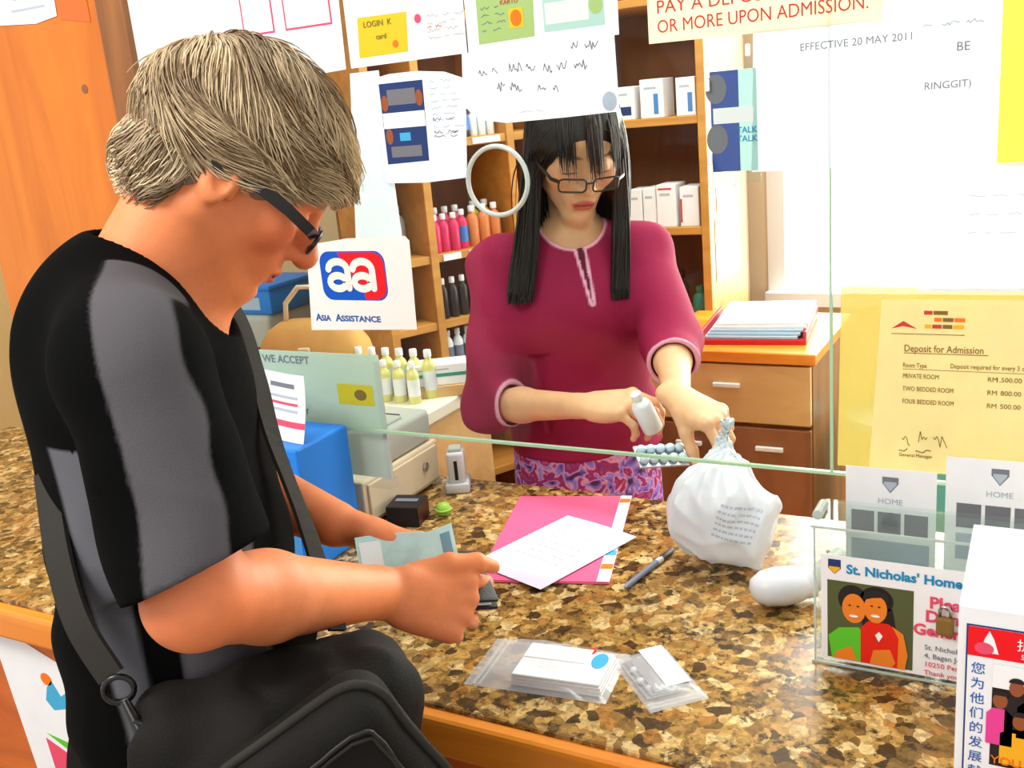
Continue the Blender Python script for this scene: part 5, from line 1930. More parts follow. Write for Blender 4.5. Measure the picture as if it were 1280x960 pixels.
def hair_low(p):
    return np.interp(p[:, 0], [-0.12, -0.06, -0.045, -0.02, 0.03, 0.06, 0.09, 0.12, 0.15], [-0.085, -0.09, -0.05, -0.014, 0.000, 0.010, 0.028, 0.045, 0.08])


front_w = sstep(0.0, 0.07, rt[:, 0])
ln += 0.025 * front_w
fly = np.where(rr_.random(NS) < 0.015, rr_.uniform(0.008, 0.03, NS), 0.0)
V2, F2, C2 = strands('hair', man, rt, dirs, ln, rr_.uniform(0.0006, 0.0013, NS), hc, HM, HS, core, steps=10, grav=0.015, wave=0.04, lift=0.009, seed=4,
                     flow=hair_flow, low=hair_low, hug=rr_.uniform(0.010, 0.022, NS) + front_w * rr_.uniform(0.005, 0.038, NS) + fly)
# loose curls over the nape
core2 = (np.array([-0.050, 0, -0.020]), np.array([0.058, 0.066, 0.062]))
NB = 2200
rt2 = sphere_roots(NB, core2, lambda p: (p[:, 0] < -0.035) & (p[:, 2] < 0.035), 13)
nr2 = (rt2 - core2[0]) / core2[1] ** 2
nr2 /= np.linalg.norm(nr2, axis=1, keepdims=True)


def nape_flow(p, u):
    a = fnoise(p, 60, 27)
    return np.stack([-0.15 + 0.5 * a, 0.5 * fnoise(p, 60, 28), -0.8 + 0 * a], 1) * 0.8


dr2 = np.array([-0.25, 0, -0.9]) + nr2 * 0.25 + rr_.normal(size=(NB, 3)) * 0.15
tn2 = np.clip(0.3 * rr_.random(NB) + 0.5 + 0.6 * fnoise(rt2, 100, 17), 0, 1)
hc2 = lin(130, 104, 74) * (1 - tn2[:, None]) + lin(236, 214, 176) * tn2[:, None]
V3, F3, C3 = strands('hair', man, rt2, dr2, rr_.uniform(0.035, 0.07, NB), rr_.uniform(0.0007, 0.0013, NB), hc2, HM, HS, core2, steps=10, grav=0.0, wave=0.16, lift=0.004, seed=14,
                     flow=nape_flow, hug=rr_.uniform(0.006, 0.018, NB), low=lambda p: np.full(len(p), -0.098))
F2 = np.concatenate([F2, F3 + len(V2)])
V2 = np.concatenate([V2, V3])
C2 = np.concatenate([C2, C3])
Va = np.concatenate([v1, V2])
Fa = np.concatenate([f1, F2 + len(v1)])
np_mesh('hair', Va, Fa, 'hair', man, cols=np.concatenate([c1_, C2]))

# glasses: narrow dark frame, wide temples
gl = MB()
HMx = Matrix([list(r) for r in HM]) @ Matrix.Scale(HS, 4)
mat('frame_black', (18, 16, 16), 0.3, 0.5)
for sy in (-1, 1):
    gl.strap([(0.098, 0.052 * sy, -0.006), (0.09, 0.068 * sy, -0.003), (0.06, 0.078 * sy, 0.002), (0.02, 0.081 * sy, 0.004), (-0.012, 0.082 * sy, 0.008), (-0.022, 0.081 * sy, -0.006)], 0.012, 0.003, (0, sy, 0), HMx)
    ring = [(0.106 - 0.06 * abs(0.030 * sy + 0.0255 * math.cos(a)) ** 1.0 * 1.2, 0.030 * sy + 0.0255 * math.cos(a), -0.012 + 0.0135 * math.sin(a)) for a in np.linspace(0, 2 * math.pi, 29)]
    gl.tube(ring, 0.0024, 8, HMx, cap=False)
gl.tube([(0.1045, -0.006, -0.008), (0.108, 0, -0.006), (0.1045, 0.006, -0.008)], 0.0018, 8, HMx)
go = gl.build('glasses', 'frame_black', man, smooth='auto')
clear_mat('lens', (214, 206, 200), 0.02, 0.04)
for sy in (-1, 1):
    lens = [(0.106 - 0.072 * abs(0.030 * sy + 0.0245 * math.cos(a)), 0.030 * sy + 0.0245 * math.cos(a), -0.012 + 0.0125 * math.sin(a)) for a in np.linspace(0, 2 * math.pi, 25)[:-1]]
    MB().add(lens, [tuple(range(24))], HMx).build('lens', 'lens', go)


def mw(p):
    """man's own frame -> room"""
    x, y, z = p
    return (MLOC[0] + x * math.cos(MA) - y * math.sin(MA), MLOC[1] + x * math.sin(MA) + y * math.cos(MA), z)


# banknote and wallet in his hands
mat('note_teal', (214, 246, 244), 0.6, 0.2, noise=0.08, nscale=60, trans=0.25)
nt = thing('banknote', 'pale turquoise banknote held between the man\'s hands', 'banknote', (0, 0, 0), 0)
nt.location = mw((0.10, 0.014, 1.138))
nt.rotation_euler = (0, 0, MA)


def note_pt(u, v, off=0):
    x = -0.042 + 0.108 * u
    z = 0.036 - 0.012 * u - 0.046 * (1 - v) + 0.010 * max(0, u - 0.75) * 4 * v
    y = 0.006 * math.sin(4.2 * u) + 0.050 * (v - 0.5) + 0.010 * max(0, u - 0.6) + off
    return (x, y, z)


m = MB()
m.grid(lambda u, v: note_pt(u, v), 16, 6)
m.grid(lambda u, v: note_pt(u, v, 0.0006), 16, 6)
m.build('note_sheet', 'note_teal', nt, smooth=True)
mat('note_white', (236, 244, 244), 0.6, 0.2)
mat('note_dark', (120, 160, 176), 0.6, 0.2)
MB().grid(lambda u, v: note_pt(0.03 + 0.22 * u, 0.1 + 0.8 * v, -0.0006), 6, 4).build('watermark_window', 'note_white', nt, smooth=True)
MB().grid(lambda u, v: note_pt(0.86 + 0.1 * u, 0.3 + 0.6 * v, -0.0006), 4, 4).build('portrait_patch', 'note_dark', nt, smooth=True)
mat('wallet_leather', (24, 22, 22), 0.4, 0.4, bump=0.3, bscale=500)
wl = thing('wallet', 'black leather wallet gripped in the man\'s right hand', 'wallet', (0, 0, 0), 0)
wl.location = mw((0.142, 0.006, 1.120))
wl.rotation_euler = Euler((0.40, 0.22, MA + 0.12))
MB().rbox((-0.045, -0.04, -0.006), (0.058, 0.045, -0.0005), 0.002).build('lower_flap', 'wallet_leather', wl, smooth='auto')
MB().rbox((-0.045, -0.04, 0.0015), (0.056, 0.045, 0.006), 0.002, M=Matrix.Rotation(-0.10, 4, 'X')).build('upper_flap', 'wallet_leather', wl, smooth='auto')
MB().box((-0.04, -0.037, -0.0004), (0.05, 0.043, 0.0012)).build('paper_money', 'note_white', wl)

# ---------------------------------------------------------------- shoulder bag
from mathutils.bvhtree import BVHTree


def smooth_path(pts, n=6):
    P = [Vector(p) for p in pts]
    out = []
    for i in range(len(P) - 1):
        p0, p1, p2, p3 = P[max(i - 1, 0)], P[i], P[i + 1], P[min(i + 2, len(P) - 1)]
        for k in range(n):
            t = k / n
            out.append(0.5 * ((2 * p1) + (p2 - p0) * t + (2 * p0 - 5 * p1 + 4 * p2 - p3) * t * t + (3 * p1 - p0 - 3 * p2 + p3) * t ** 3))
    out.append(P[-1])
    return out


mat('bag_black', (24, 22, 20), 0.75, 0.15, noise=0.12, nscale=20, bump=0.35, bscale=420)
mat('bag_strap', (48, 45, 41), 0.8, 0.2, bump=0.4, bscale=900)
bag = thing('shoulder_bag', 'black shoulder bag hanging at the man\'s right hip', 'bag', (0, 0, 0), 0)
bag.location = mw((-0.02, -0.235, 0.80))
bag.rotation_euler = (0, 0, MA)
G = Sculpt()
G.box((-0.022, 0.035, 0.185), (0.112, 0.058, 0.185), r=0.036, rot=(0, 0.03, 0))
G.ell((-0.04, -0.015, 0.20), (0.075, 0.045, 0.15), k=0.03)


def bag_wrinkle(P):
    return 0.009 * fnoise(P, 36, 15) + 0.011 * np.abs(fnoise(P * np.array([1.0, 1.0, 0.6]), 42, 16)) - 0.006


G.noise(bag_wrinkle)
v, f = G.mesh((-0.20, -0.13, -0.02), (0.16, 0.13, 0.44), 0.0055)
np_mesh('bag_body', v, f, 'bag_black', bag)
G = Sculpt()
G.box((0.058, -0.034, 0.212), (0.080, 0.038, 0.165), r=0.030, rot=(0.05, -0.42, 0))
G.noise(lambda P: 0.004 * fnoise(P, 40, 18))
v2, f2 = G.mesh((-0.12, -0.12, -0.06), (0.24, 0.06, 0.46), 0.005)
np_mesh('front_pocket', v2, f2, 'bag_black', bag)
bv = BVHTree.FromPolygons([tuple(p) for p in v2], [tuple(int(i) for i in q) for q in f2])


def on_pocket(pts, lift):
    out = []
    for p in smooth_path(pts):
        h_, n_, i_, d_ = bv.find_nearest(p)
        out.append(h_ + n_ * lift)
    return out


arc = [(-0.10, -0.06, 0.10), (-0.088, -0.058, 0.20), (-0.072, -0.055, 0.275), (-0.045, -0.05, 0.315), (0.0, -0.05, 0.345), (0.045, -0.05, 0.365), (0.075, -0.05, 0.355), (0.10, -0.05, 0.30), (0.135, -0.05, 0.20)]
arc = [(x, y, z + 0.037) for x, y, z in arc]
MB().tube(on_pocket(arc, 0.002), 0.0042, 8).build('piping', 'bag_strap', bag, smooth=True)
MB().tube(on_pocket([(x * 0.8 + 0.012, -0.09, z - 0.035) for x, y, z in arc], 0.0006), 0.0022, 6).build('zip_seam', 'dark_plastic', bag, smooth=True)
MB().tube(on_pocket([(x * 0.8 + 0.012, -0.09, z - 0.043) for x, y, z in arc], 0.0006), 0.0018, 6).build('stitch_seam', 'bag_strap', bag, smooth=True)
# strap: rear part with webbing, ring and snap hook
rear = [(-0.186, 0.16, 0.54), (-0.178, 0.105, 0.48), (-0.166, 0.07, 0.43), (-0.145, 0.05, 0.385)]
MB().strap(smooth_path(rear), 0.030, 0.004, (-0.5, -0.8, 0.1)).build('strap_rear', 'bag_strap', bag)
ringp = [(-0.140 + 0.012 * math.cos(a), 0.044, 0.375 + 0.012 * math.sin(a)) for a in np.linspace(0, 2 * math.pi, 21)]
MB().tube(ringp, 0.0028, 8, cap=False).build('strap_ring', 'frame_black', bag, smooth=True)
hk = MB().tube([(-0.136, 0.038, 0.366), (-0.124, 0.018, 0.345), (-0.114, -0.002, 0.328)], [0.004, 0.006, 0.005], 10).build('snap_hook', 'frame_black', bag, smooth='auto')
MB().tube([(-0.128, 0.022, 0.356), (-0.110, 0.010, 0.350), (-0.102, -0.006, 0.332)], 0.0025, 8).build('hook_gate', 'frame_black', hk, smooth=True)
dring = [(-0.106 + 0.015 * math.cos(a), -0.020 - 0.004 * math.sin(a), 0.314 + 0.013 * math.sin(a)) for a in np.linspace(0, 2 * math.pi, 21)]
MB().tube(dring, 0.003, 8, cap=False).build('d_ring', 'frame_black', bag, smooth=True)
MB().strap([(-0.104, -0.026, 0.303), (-0.097, -0.056, 0.27), (-0.088, -0.074, 0.20)], 0.030, 0.006, (0, -1, 0.1)).build('strap_tab', 'bag_strap', bag)
# strap: front part over his left shoulder and down the chest
fr_ = [(-0.105, 0.34, 0.722), (-0.055, 0.335, 0.70), (-0.010, 0.30, 0.64), (0.004, 0.255, 0.58), (0.012, 0.205, 0.52), (0.032, 0.17, 0.43), (0.045, 0.10, 0.36)]
MB().strap(smooth_path(fr_), 0.020, 0.004, [(0.6, -0.2, 0.8)] * 37).build('strap_front', 'bag_strap', bag)
bkp = [(-0.105, 0.34, 0.722), (-0.15, 0.345, 0.708), (-0.182, 0.32, 0.66), (-0.198, 0.25, 0.60), (-0.186, 0.16, 0.54)]
MB().strap(smooth_path(bkp), 0.030, 0.004, [(-0.8, -0.2, 0.4)] * 25).build('strap_shoulder', 'bag_strap', bag)

# ================================================================= THE WOMAN BEHIND THE GLASS
WLOC = (-0.812, 1.687, 0.0)
WA = math.radians(-60)         # own frame: x ahead of her, y to her left, z up


def ww(p):
    x, y, z = p
    return (WLOC[0] + x * math.cos(WA) - y * math.sin(WA), WLOC[1] + x * math.sin(WA) + y * math.cos(WA), z)


HWm = mat4(np.array((Matrix.Rotation(math.radians(10), 3, 'Z') @ Matrix.Rotation(math.radians(24), 3, 'Y') @ Matrix.Rotation(math.radians(-3), 3, 'X'))), (0.024, 0.016, 1.527))
HWs = 0.965
ER, WR = np.array((0.085, -0.175, 1.085)), np.array((0.245, -0.015, 1.115))
EL, WL = np.array((0.150, 0.150, 1.185)), np.array((0.355, 0.122, 1.150))
Bw = Sculpt()
head(Bw, HWm, HWs, fem=True)
Bw.cone((-0.032, 0.006, 1.47), (-0.024, 0, 1.36), 0.040, 0.046, k=0.018)
Bw.ell((-0.01, 0, 1.26), (0.075, 0.125, 0.14), k=0.05)
Bw.ell((-0.01, 0, 1.06), (0.075, 0.115, 0.18), k=0.05)
for sy, Eb, Wb in ((-1, ER, WR), (1, EL, WL)):
    sh = np.array((-0.005, 0.135 * sy, 1.335))
    Bw.cone((-0.01, 0.05 * sy, 1.345), sh, 0.035, 0.036, k=0.03)
    Bw.cone(sh, Eb, 0.037, 0.031, k=0.02)
    mid = Eb * 0.65 + Wb * 0.35
    Bw.cone(Eb, mid, 0.031, 0.030, k=0.015)
    Bw.cone(mid, Wb, 0.030, 0.0205, k=0.015)
fW = WR - ER
hand(Bw, WR + fW * 0.03, fW + np.array((-0.03, 0.05, 0.0)), (0.30, -0.25, 0.90), 1, s=0.86,
     curl=((38, 42, 26), (42, 46, 28), (46, 48, 28), (50, 48, 28)), thumb=((30, 26), (-12, 12), (-10, 8)))
fW2 = np.array((0.062, 0.058, -0.026))
hand(Bw, WL + (WL - EL) * 0.03, fW2, (0.45, 0.30, 0.80), -1, s=0.86,
     curl=((40, 52, 30), (46, 56, 32), (52, 58, 32), (56, 58, 32)), thumb=((26, 34), (-14, 14), (-10, 10)))
v, f = Bw.mesh((-0.14, -0.27, 0.90), (0.50, 0.28, 1.64), 0.0028)
cs = head_cols(v, HWm, HWs, lin(226, 172, 130), lin(196, 92, 80), brow=lin(70, 46, 36), ruddy=lin(228, 150, 116), lid=lin(50, 32, 26))
cs *= (1 + 0.03 * fnoise(v, 60, 3))[:, None]
woman = np_mesh('person', v, f, 'skin', cols=cs)
woman.location = WLOC
woman.rotation_euler = (0, 0, WA)
tag(woman, 'dark haired woman in a magenta tunic and glasses behind the glass screen', 'person')

# tunic
mat('tunic_cloth', (160, 30, 74), 0.8, 0.2, vcol=True, noise=0.05, nscale=200, bump=0.2, bscale=900)
K = Sculpt()
K.ell((-0.005, 0, 1.25), (0.098, 0.148, 0.15), k=0.0)
K.ell((0.028, 0, 1.235), (0.085, 0.125, 0.08), k=0.05)
K.cone((-0.005, 0, 1.20), (0.0, 0, 0.93), 0.125, 0.15, k=0.05, sq=((1, 0, 0), 0.72))
K.cone((-0.012, 0, 1.335), (-0.012, 0, 1.36), 0.065, 0.055, k=0.04)
for sy, Eb, Wb in ((-1, ER, WR), (1, EL, WL)):
    sh = np.array((-0.005, 0.135 * sy, 1.325))
    K.cone((-0.012, 0.05 * sy, 1.340), sh, 0.048, 0.050, k=0.03)
    K.cone(sh, Eb, 0.054, 0.050, k=0.03)
    cu = Eb + (Wb - Eb) * (0.26 if sy < 0 else 0.40)
    K.cone(Eb, cu, 0.050, 0.043, k=0.02)


def wfold(P):
    x, y, z = P.T
    a = 0.003 * np.sin(34 * y + 9 * np.sin(9 * z)) * sstep(1.25, 1.05, z)
    a += 0.0028 * np.sin(52 * z + 40 * y + 20 * x) * sstep(0.10, 0.16, np.abs(y))
    return a + 0.0022 * fnoise(P, 40, 31)


K.noise(wfold)
for sy, Eb, Wb in ((-1, ER, WR), (1, EL, WL)):
    t_ = 0.26 if sy < 0 else 0.40
    ax = (Wb - Eb) / np.linalg.norm(Wb - Eb)
    cu = Eb + (Wb - Eb) * t_
    K.set(mat4(frame(ax, (0, 0, 1)), cu + ax * 0.05))
    K.box((0, 0, 0), (0.05, 0.075, 0.075), r=0.002, k=0.003, sub=True)
    K.set()
    K.cone(cu - ax * 0.02, cu + ax * 0.02, 0.036, 0.038, k=0.002, sub=True)
K.ell((0.01, 0.003, 1.395), (0.070, 0.058, 0.055), k=0.004, sub=True, rot=(0, 0.35, 0))
# keyhole slit at the neck
K.cone((0.13, 0.010, 1.352), (0.14, 0.022, 1.262), 0.0065, 0.001, k=0.002, sub=True, sq=((1, 0, 0), 6.0))
K.plane((0, 0, 0.962), (0, 0, -1))
v, f = K.mesh((-0.16, -0.27, 0.93), (0.32, 0.27, 1.46), 0.0032)
c = np.tile(lin(146, 26, 66), (len(v), 1))
# pale piping round neck and slit, pale cuff edge
dn = np.abs(np.linalg.norm(((v - np.array((0.01, 0.003, 1.395))) @ np.array(Euler((0, 0.35, 0)).to_matrix())) / np.array((0.070, 0.058, 0.055)), axis=1) - 1)
w = sstep(0.13, 0.07, dn) * (v[:, 2] > 1.30)
a_, b_ = np.array((0.010, 1.352)), np.array((0.022, 1.262))
tt = np.clip(((v[:, 1:] - a_) @ (b_ - a_)) / ((b_ - a_) @ (b_ - a_)), 0, 1)
ds = np.linalg.norm(v[:, 1:] - a_ - tt[:, None] * (b_ - a_), axis=1) - (0.0065 - 0.0055 * tt)
slit = sstep(0.0005, -0.0005, ds) * (v[:, 0] > 0.03)
w = np.maximum(w, sstep(0.006, 0.0035, ds) * (v[:, 0] > 0.03)) * (1 - slit)
c = mixc(c, lin(96, 22, 44), slit)
for Eb, Wb, t_ in ((ER, WR, 0.26), (EL, WL, 0.40)):
    ax = (Wb - Eb) / np.linalg.norm(Wb - Eb)
    L_ = (v - (Eb + (Wb - Eb) * t_)) @ ax
    dd = np.linalg.norm(v - (Eb + (Wb - Eb) * t_), axis=1)
    w = np.maximum(w, sstep(-0.006, -0.003, L_) * (dd < 0.07) * 0.8)
c = mixc(c, lin(232, 170, 196), w)
tun = np_mesh('tunic', v, f, 'tunic_cloth', woman, cols=c)
tun['label'] = 'magenta tunic with pale piping and a keyhole neck'

# floral skirt
fm = bpy.data.materials.new('floral')
fm.use_nodes = True
nt_ = fm.node_tree
Lk = nt_.links.new
bs = nt_.nodes['Principled BSDF']
bs.inputs['Roughness'].default_value = 0.8
tc = nt_.nodes.new('ShaderNodeTexCoord')
nz = nt_.nodes.new('ShaderNodeTexNoise')
nz.inputs['Scale'].default_value = 22
nz.inputs['Detail'].default_value = 1.5
nz.inputs['Distortion'].default_value = 2.2
Lk(tc.outputs['Object'], nz.inputs['Vector'])
rp2 = nt_.nodes.new('ShaderNodeValToRGB')
rp2.color_ramp.elements[0].position = 0.30
rp2.color_ramp.elements[0].color = srgb(70, 24, 70)
rp2.color_ramp.elements[1].position = 0.74
rp2.color_ramp.elements[1].color = srgb(196, 70, 110)
for p_, c_ in ((0.40, (132, 92, 196)), (0.46, (150, 130, 214)), (0.50, (222, 150, 190)), (0.54, (168, 36, 86)), (0.62, (120, 40, 120))):
    e = rp2.color_ramp.elements.new(p_)
    e.color = srgb(c_)
Lk(nz.outputs[0], rp2.inputs[0])
Lk(rp2.outputs[0], bs.inputs['Base Color'])
MATS['floral'] = fm
K = Sculpt()
K.cone((0, 0, 0.97), (0, 0, 0.10), 0.142, 0.17, k=0.0, sq=((1, 0, 0), 0.72))
K.noise(lambda P: 0.005 * np.sin(np.arctan2(P[:, 1], P[:, 0] * 1.4) * 13 + 2 * P[:, 2]) * sstep(1.0, 0.4, P[:, 2]))
K.plane((0, 0, 0.06), (0, 0, -1))
K.plane((0, 0, 0.975), (0, 0, 1))
v, f = K.mesh((-0.2, -0.24, 0.04), (0.2, 0.24, 1.0), 0.008)
np_mesh('skirt', v, f, 'floral', woman)
for sy in (-1, 1):
    Sh = Sculpt()
    Sh.cone((-0.06, 0.06 * sy, 0.035), (0.13, 0.07 * sy, 0.028), 0.034, 0.030, k=0.02)
    Sh.plane((0, 0, 0.001), (0, 0, -1))
    v, f = Sh.mesh((-0.12, 0.06 * sy - 0.06, -0.02), (0.19, 0.06 * sy + 0.07, 0.10), 0.006)
    np_mesh('shoe', v, f, 'shoe_leather', woman)

# long straight hair
corew = (np.array([-0.014, 0, 0.036]), np.array([0.1, 0.077, 0.086]))
Hc = Sculpt(HWm, HWs)
Hc.ell((-0.018, 0, 0.040), (0.108, 0.087, 0.092), k=0)
Hc.ell((-0.055, 0, -0.04), (0.062, 0.078, 0.08), k=0.03)
Hc.ell((0.118, 0, -0.055), (0.098, 0.112, 0.112), k=0.008, sub=True)
v1, f1 = Hc.mesh((-0.18, -0.13, 1.36), (0.18, 0.16, 1.64), 0.0035)
NW = 4200
rt = sphere_roots(NW, corew, lambda p: (p[:, 2] > -0.02 + 0.55 * (p[:, 0] + 0.02)) & (p[:, 0] < 0.075), 5)
r5 = np.random.default_rng(15)
sgn = np.sign(rt[:, 1] + 0.010)
nrm = (rt - corew[0]) / corew[1] ** 2
nrm /= np.linalg.norm(nrm, axis=1, keepdims=True)
top = sstep(0.06, 0.115, rt[:, 2])
dirs = np.stack([-0.35 - 14.0 * np.clip(rt[:, 0] + 0.01, 0, 0.1), sgn * 1.0, -0.9 * np.ones(NW)], 1)
dirs = dirs - nrm * (dirs * nrm).sum(1, keepdims=True) + r5.normal(size=(NW, 3)) * 0.05
# fringe falls over the forehead
fringe = (rt[:, 0] > 0.030) & (np.abs(rt[:, 1]) < 0.050) & (rt[:, 2] > 0.075)
nf_ = fringe.sum()
dirs[fringe] = np.stack([np.full(nf_, 1.0), (rt[fringe, 1]) * 5 + r5.normal(size=nf_) * 0.10, np.full(nf_, -0.45)], 1)
ln = r5.uniform(0.26, 0.30, NW)
# shorter when rooted lower so that the ends stay level
ln -= np.clip(0.10 - rt[:, 2], 0, 0.2) * 0.85
ln[fringe] = r5.uniform(0.078, 0.108, nf_)
keepf = np.ones(NW, bool)
gap = (np.sin(rt[:, 1] * 150 + 1.0) < -0.25) & fringe
keepf[gap] = False
tone = r5.random(NW)
hc = lin(16, 11, 10) * (1 - tone[:, None]) + lin(52, 34, 28) * tone[:, None]
sel = np.nonzero(keepf)[0]
side_m = ~fringe[sel]
V2, F2, C2 = strands('hair', woman, rt[sel], dirs[sel], ln[sel], r5.uniform(0.0010, 0.0018, len(sel)), hc[sel], HWm, HWs, corew, steps=16, grav=0.35, wave=0.012, lift=0.008, seed=6, flow=lambda p, u: np.stack([np.where(side_m, -9.0 * np.clip(p[:, 0] + 0.005, 0, 0.1), 0.0), np.zeros(len(p)), np.zeros(len(p))], 1))
# two straight locks lying in front of the shoulders
locks = []
for sy, top_, mid_, end_, wd in ((-1, (0.004, -0.080, 0.035), (0.052, -0.078, 1.405), (0.098, -0.105, 1.282), 0.022), (1, (0.004, 0.080, 0.030), (0.052, 0.088, 1.40), (0.098, 0.072, 1.272), 0.015)):
    NL = 650
    t0 = np.array(top_) * HWs
    p0 = HWm[:3, :3] @ t0 + HWm[:3, 3]
    jy = r5.normal(size=NL).clip(-1.6, 1.6) * wd * 0.62
    jx = r5.normal(size=NL).clip(-1.6, 1.6) * 0.012
    U = np.linspace(0, 1, 15)[None, :, None]
    A = p0 + np.stack([jx * 1.3 - 0.012, jy * 0.35, r5.uniform(-0.03, 0.05, NL)], 1)
    Bm = np.array(mid_) + np.stack([jx * 0.8, jy * 0.9, 0 * jy], 1)
    Ce = np.array(end_) + np.stack([jx * 0.5, jy, r5.uniform(-0.012, 0.012, NL)], 1)
    ctl = 2 * Bm - 0.5 * (A + Ce)
    pts = (1 - U) ** 2 * A[:, None] + 2 * U * (1 - U) * ctl[:, None] + U ** 2 * Ce[:, None]
    rad = r5.uniform(0.0009, 0.0015, NL)[:, None, None]
    V_ = np.stack([pts + rad * np.array([math.cos(k * 2.094), math.sin(k * 2.094), 0]) for k in range(3)], 2).reshape(-1, 3)
    base = (np.arange(NL)[:, None] * 15 + np.arange(14)[None]).ravel() * 3
    F_ = np.concatenate([np.stack([base + k, base + (k + 1) % 3, base + 3 + (k + 1) % 3, base + 3 + k], 1) for k in range(3)])
    tl = r5.random(NL)[:, None]
    locks.append((V_, F_, np.repeat(lin(16, 11, 10) * (1 - tl) + lin(50, 32, 26) * tl, 45, axis=0)))
# the other side locks hang in front of the shoulders: draw them in towards the neck and to the front
zrel = np.clip((1.44 - V2[:, 2]) / 0.16, 0, 1)
V2[:, 1] = V2[:, 1] * (1 - 0.10 * zrel)
V2[:, 0] += 0.060 * zrel * (V2[:, 0] < 0.09)
for V_, F_, C_ in locks:
    F2 = np.concatenate([F2, F_ + len(V2)])
    V2 = np.concatenate([V2, V_])
    C2 = np.concatenate([C2, C_])
Va = np.concatenate([v1, V2])
Fa = np.concatenate([f1, F2 + len(v1)])
np_mesh('hair', Va, Fa, 'hair', woman, cols=np.concatenate([np.tile(lin(22, 15, 13), (len(v1), 1)), C2]))

# her glasses
gl = MB()
HWx = Matrix([list(r) for r in HWm]) @ Matrix.Scale(HWs, 4)
mat('frame_brown', (40, 28, 26), 0.3, 0.5)


def rim(sy, k=1.0, drop=-0.019):
    pts = []
    for x_, z_ in rrect(-0.0245 * k, -0.0125 * k, 0.0245 * k, 0.0125 * k, 0.008 * k, 4):
        y = 0.031 * sy + x_
        pts.append((0.112 - 2.6 * y * y, y, drop + z_))
    return pts


for sy in (-1, 1):
    q = rim(sy)
    gl.tube(q + [q[0]], 0.0017, 8, HWx, cap=False)
    gl.strap([(0.106, 0.054 * sy, -0.012), (0.094, 0.068 * sy, -0.010), (0.05, 0.079 * sy, -0.004), (0.0, 0.083 * sy, 0.004), (-0.02, 0.082 * sy, -0.006)], 0.0065, 0.0026, (0, sy, 0), HWx)
gl.tube([(0.1118, -0.0075, -0.015), (0.114, 0, -0.013), (0.1118, 0.0075, -0.015)], 0.0017, 8, HWx)
go = gl.build('glasses', 'frame_brown', woman, smooth='auto')
for sy in (-1, 1):
    q = rim(sy, 0.96)
    MB().add(q, [tuple(range(len(q)))], HWx).build('lens', 'lens_w' if 'lens_w' in MATS else clear_mat('lens_w', (250, 250, 250), 0.03, 0.03), go)

# what she holds: a white medicine bottle, a strip pack and the carrier bag
mb_ = bottle((0.017, 0.075, 'bottle_white', 'cap_white', None), (0, 0, 0), 'white medicine bottle in her raised right hand', None)
mb_.location = ww((0.312, 0.088, 1.085))
mb_.rotation_euler = (0.35, -0.25, 0)
sp = thing('tablet_pack', 'pale blue strip packs bundled in her left hand above the bag', 'medicine pack', (0, 0, 0), 0)
sp.location = ww((0.42, 0.082, 1.080))
sp.rotation_euler = (0.5, 0.1, WA + 1.75)
mat('pack_blue', (206, 222, 236), 0.3, 0.5)
MB().rbox((-0.040, -0.022, -0.004), (0.040, 0.022, 0.0), 0.001).build('foil_back', 'foil', sp)
for i in range(5):
    for j in range(2):
        MB().lathe([(0.0075, 0), (0.0072, 0.006), (0.005, 0.010), (0.001, 0.0115)], 12, Matrix.Translation((-0.031 + i * 0.0155, -0.010 + j * 0.020, 0))).build('tablet_blister', 'pack_blue', sp, smooth=True)

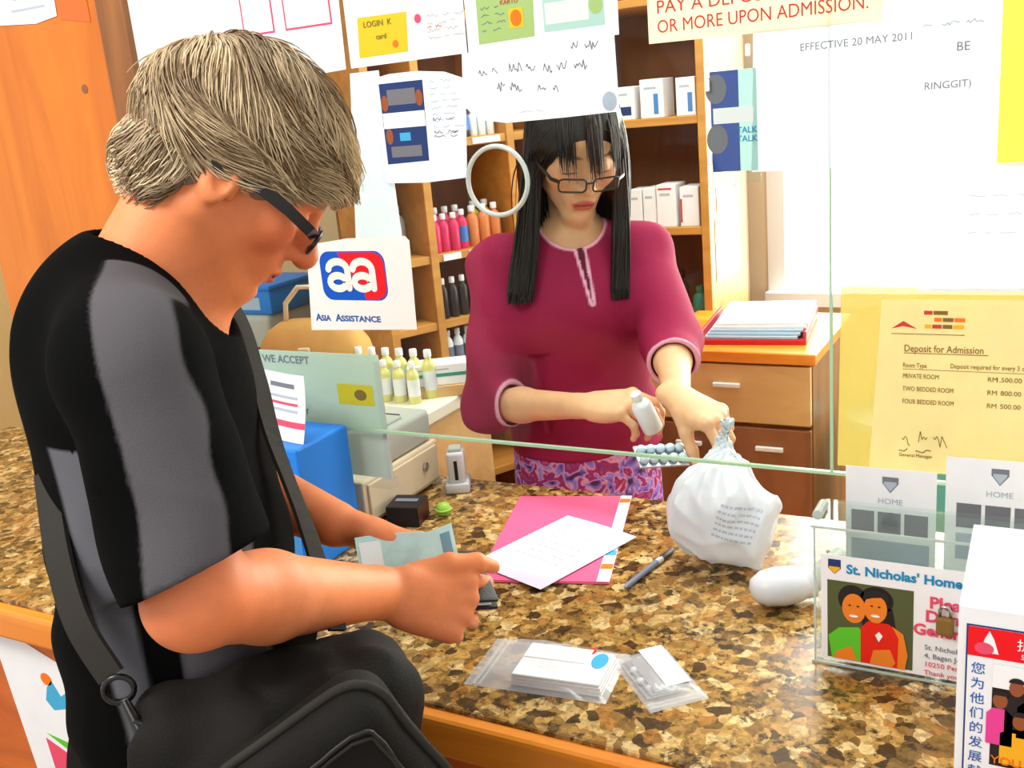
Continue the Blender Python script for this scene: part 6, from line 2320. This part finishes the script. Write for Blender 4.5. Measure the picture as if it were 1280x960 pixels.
mat('bag_plastic', (226, 231, 236), 0.3, 0.4, trans=0.3, noise=0.02)
cbg = thing('carrier_bag', 'white plastic carrier bag with faint print on the granite', 'plastic bag', (-0.418, 1.30, COUNTER), 0)
G = Sculpt()
G.ell((0, 0, 0.062), (0.078, 0.062, 0.062), k=0)
G.ell((-0.028, 0.0, 0.075), (0.055, 0.05, 0.055), k=0.02)
G.cone((0.03, 0.0, 0.075), (0.078, 0.012, 0.092), 0.045, 0.006, k=0.03)
G.cone((0.03, -0.01, 0.05), (0.058, -0.028, 0.012), 0.040, 0.004, k=0.02)
G.cone((0.0, 0.01, 0.09), (-0.006, 0.05, 0.165), 0.05, 0.016, k=0.045)
G.cone((-0.006, 0.05, 0.165), (-0.004, 0.058, 0.190), 0.014, 0.017, k=0.01)


def pleat(P):
    a = np.arctan2(P[:, 1] - 0.3 * P[:, 2], P[:, 0])
    return 0.0032 * np.sin(a * 17 + 14 * P[:, 2] + 2 * fnoise(P, 30, 43)) * sstep(0.05, 0.14, P[:, 2]) + 0.009 * np.abs(fnoise(P, 48, 41)) + 0.006 * np.abs(fnoise(P, 85, 42)) - 0.004


G.noise(pleat)
G.plane((0, 0, 0.0008), (0, 0, -1))
v, f = G.mesh((-0.11, -0.10, -0.01), (0.11, 0.11, 0.23), 0.0028)
bgm = np_mesh('bag_body', v, f, 'bag_plastic', cbg)
# faint print that follows the film: faces inside the lettering area, lifted a little
def bag_print(rows, name):
    hm_ = MB()
    from mathutils.bvhtree import BVHTree
    bvh = BVHTree.FromPolygons([tuple(p) for p in v], [tuple(int(i) for i in q) for q in f])
    rr = random.Random(9)
    ax_, up_ = Vector((0.90, 0.35, -0.28)).normalized(), Vector((0.24, 0.05, 0.96)).normalized()
    o_ = Vector((-0.022, -0.2, 0.125))
    for r in range(rows):
        x = 0.0
        while x < 0.055:
            w = rr.uniform(0.003, 0.008)
            q = []
            for dx, dz in ((0, 0), (w, 0), (w, 0.0032), (0, 0.0032)):
                p0 = o_ + ax_ * (x + dx) + up_ * (dz - r * 0.0085)
                hit = bvh.ray_cast(p0, Vector((0.25, 0.97, -0.1)).normalized())
                if hit[0] is None:
                    q = []
                    break
                q.append(hit[0] + hit[1] * 0.0008)
            if q:
                hm_.add(q, [(0, 1, 2, 3)])
            x += w + 0.0018
    if hm_.v:
        hm_.build(name, 'ink_pale', cbg)


bag_print(6, 'printed_text')

for o in bpy.data.objects:
    if '_o' in o:
        del o['_o']
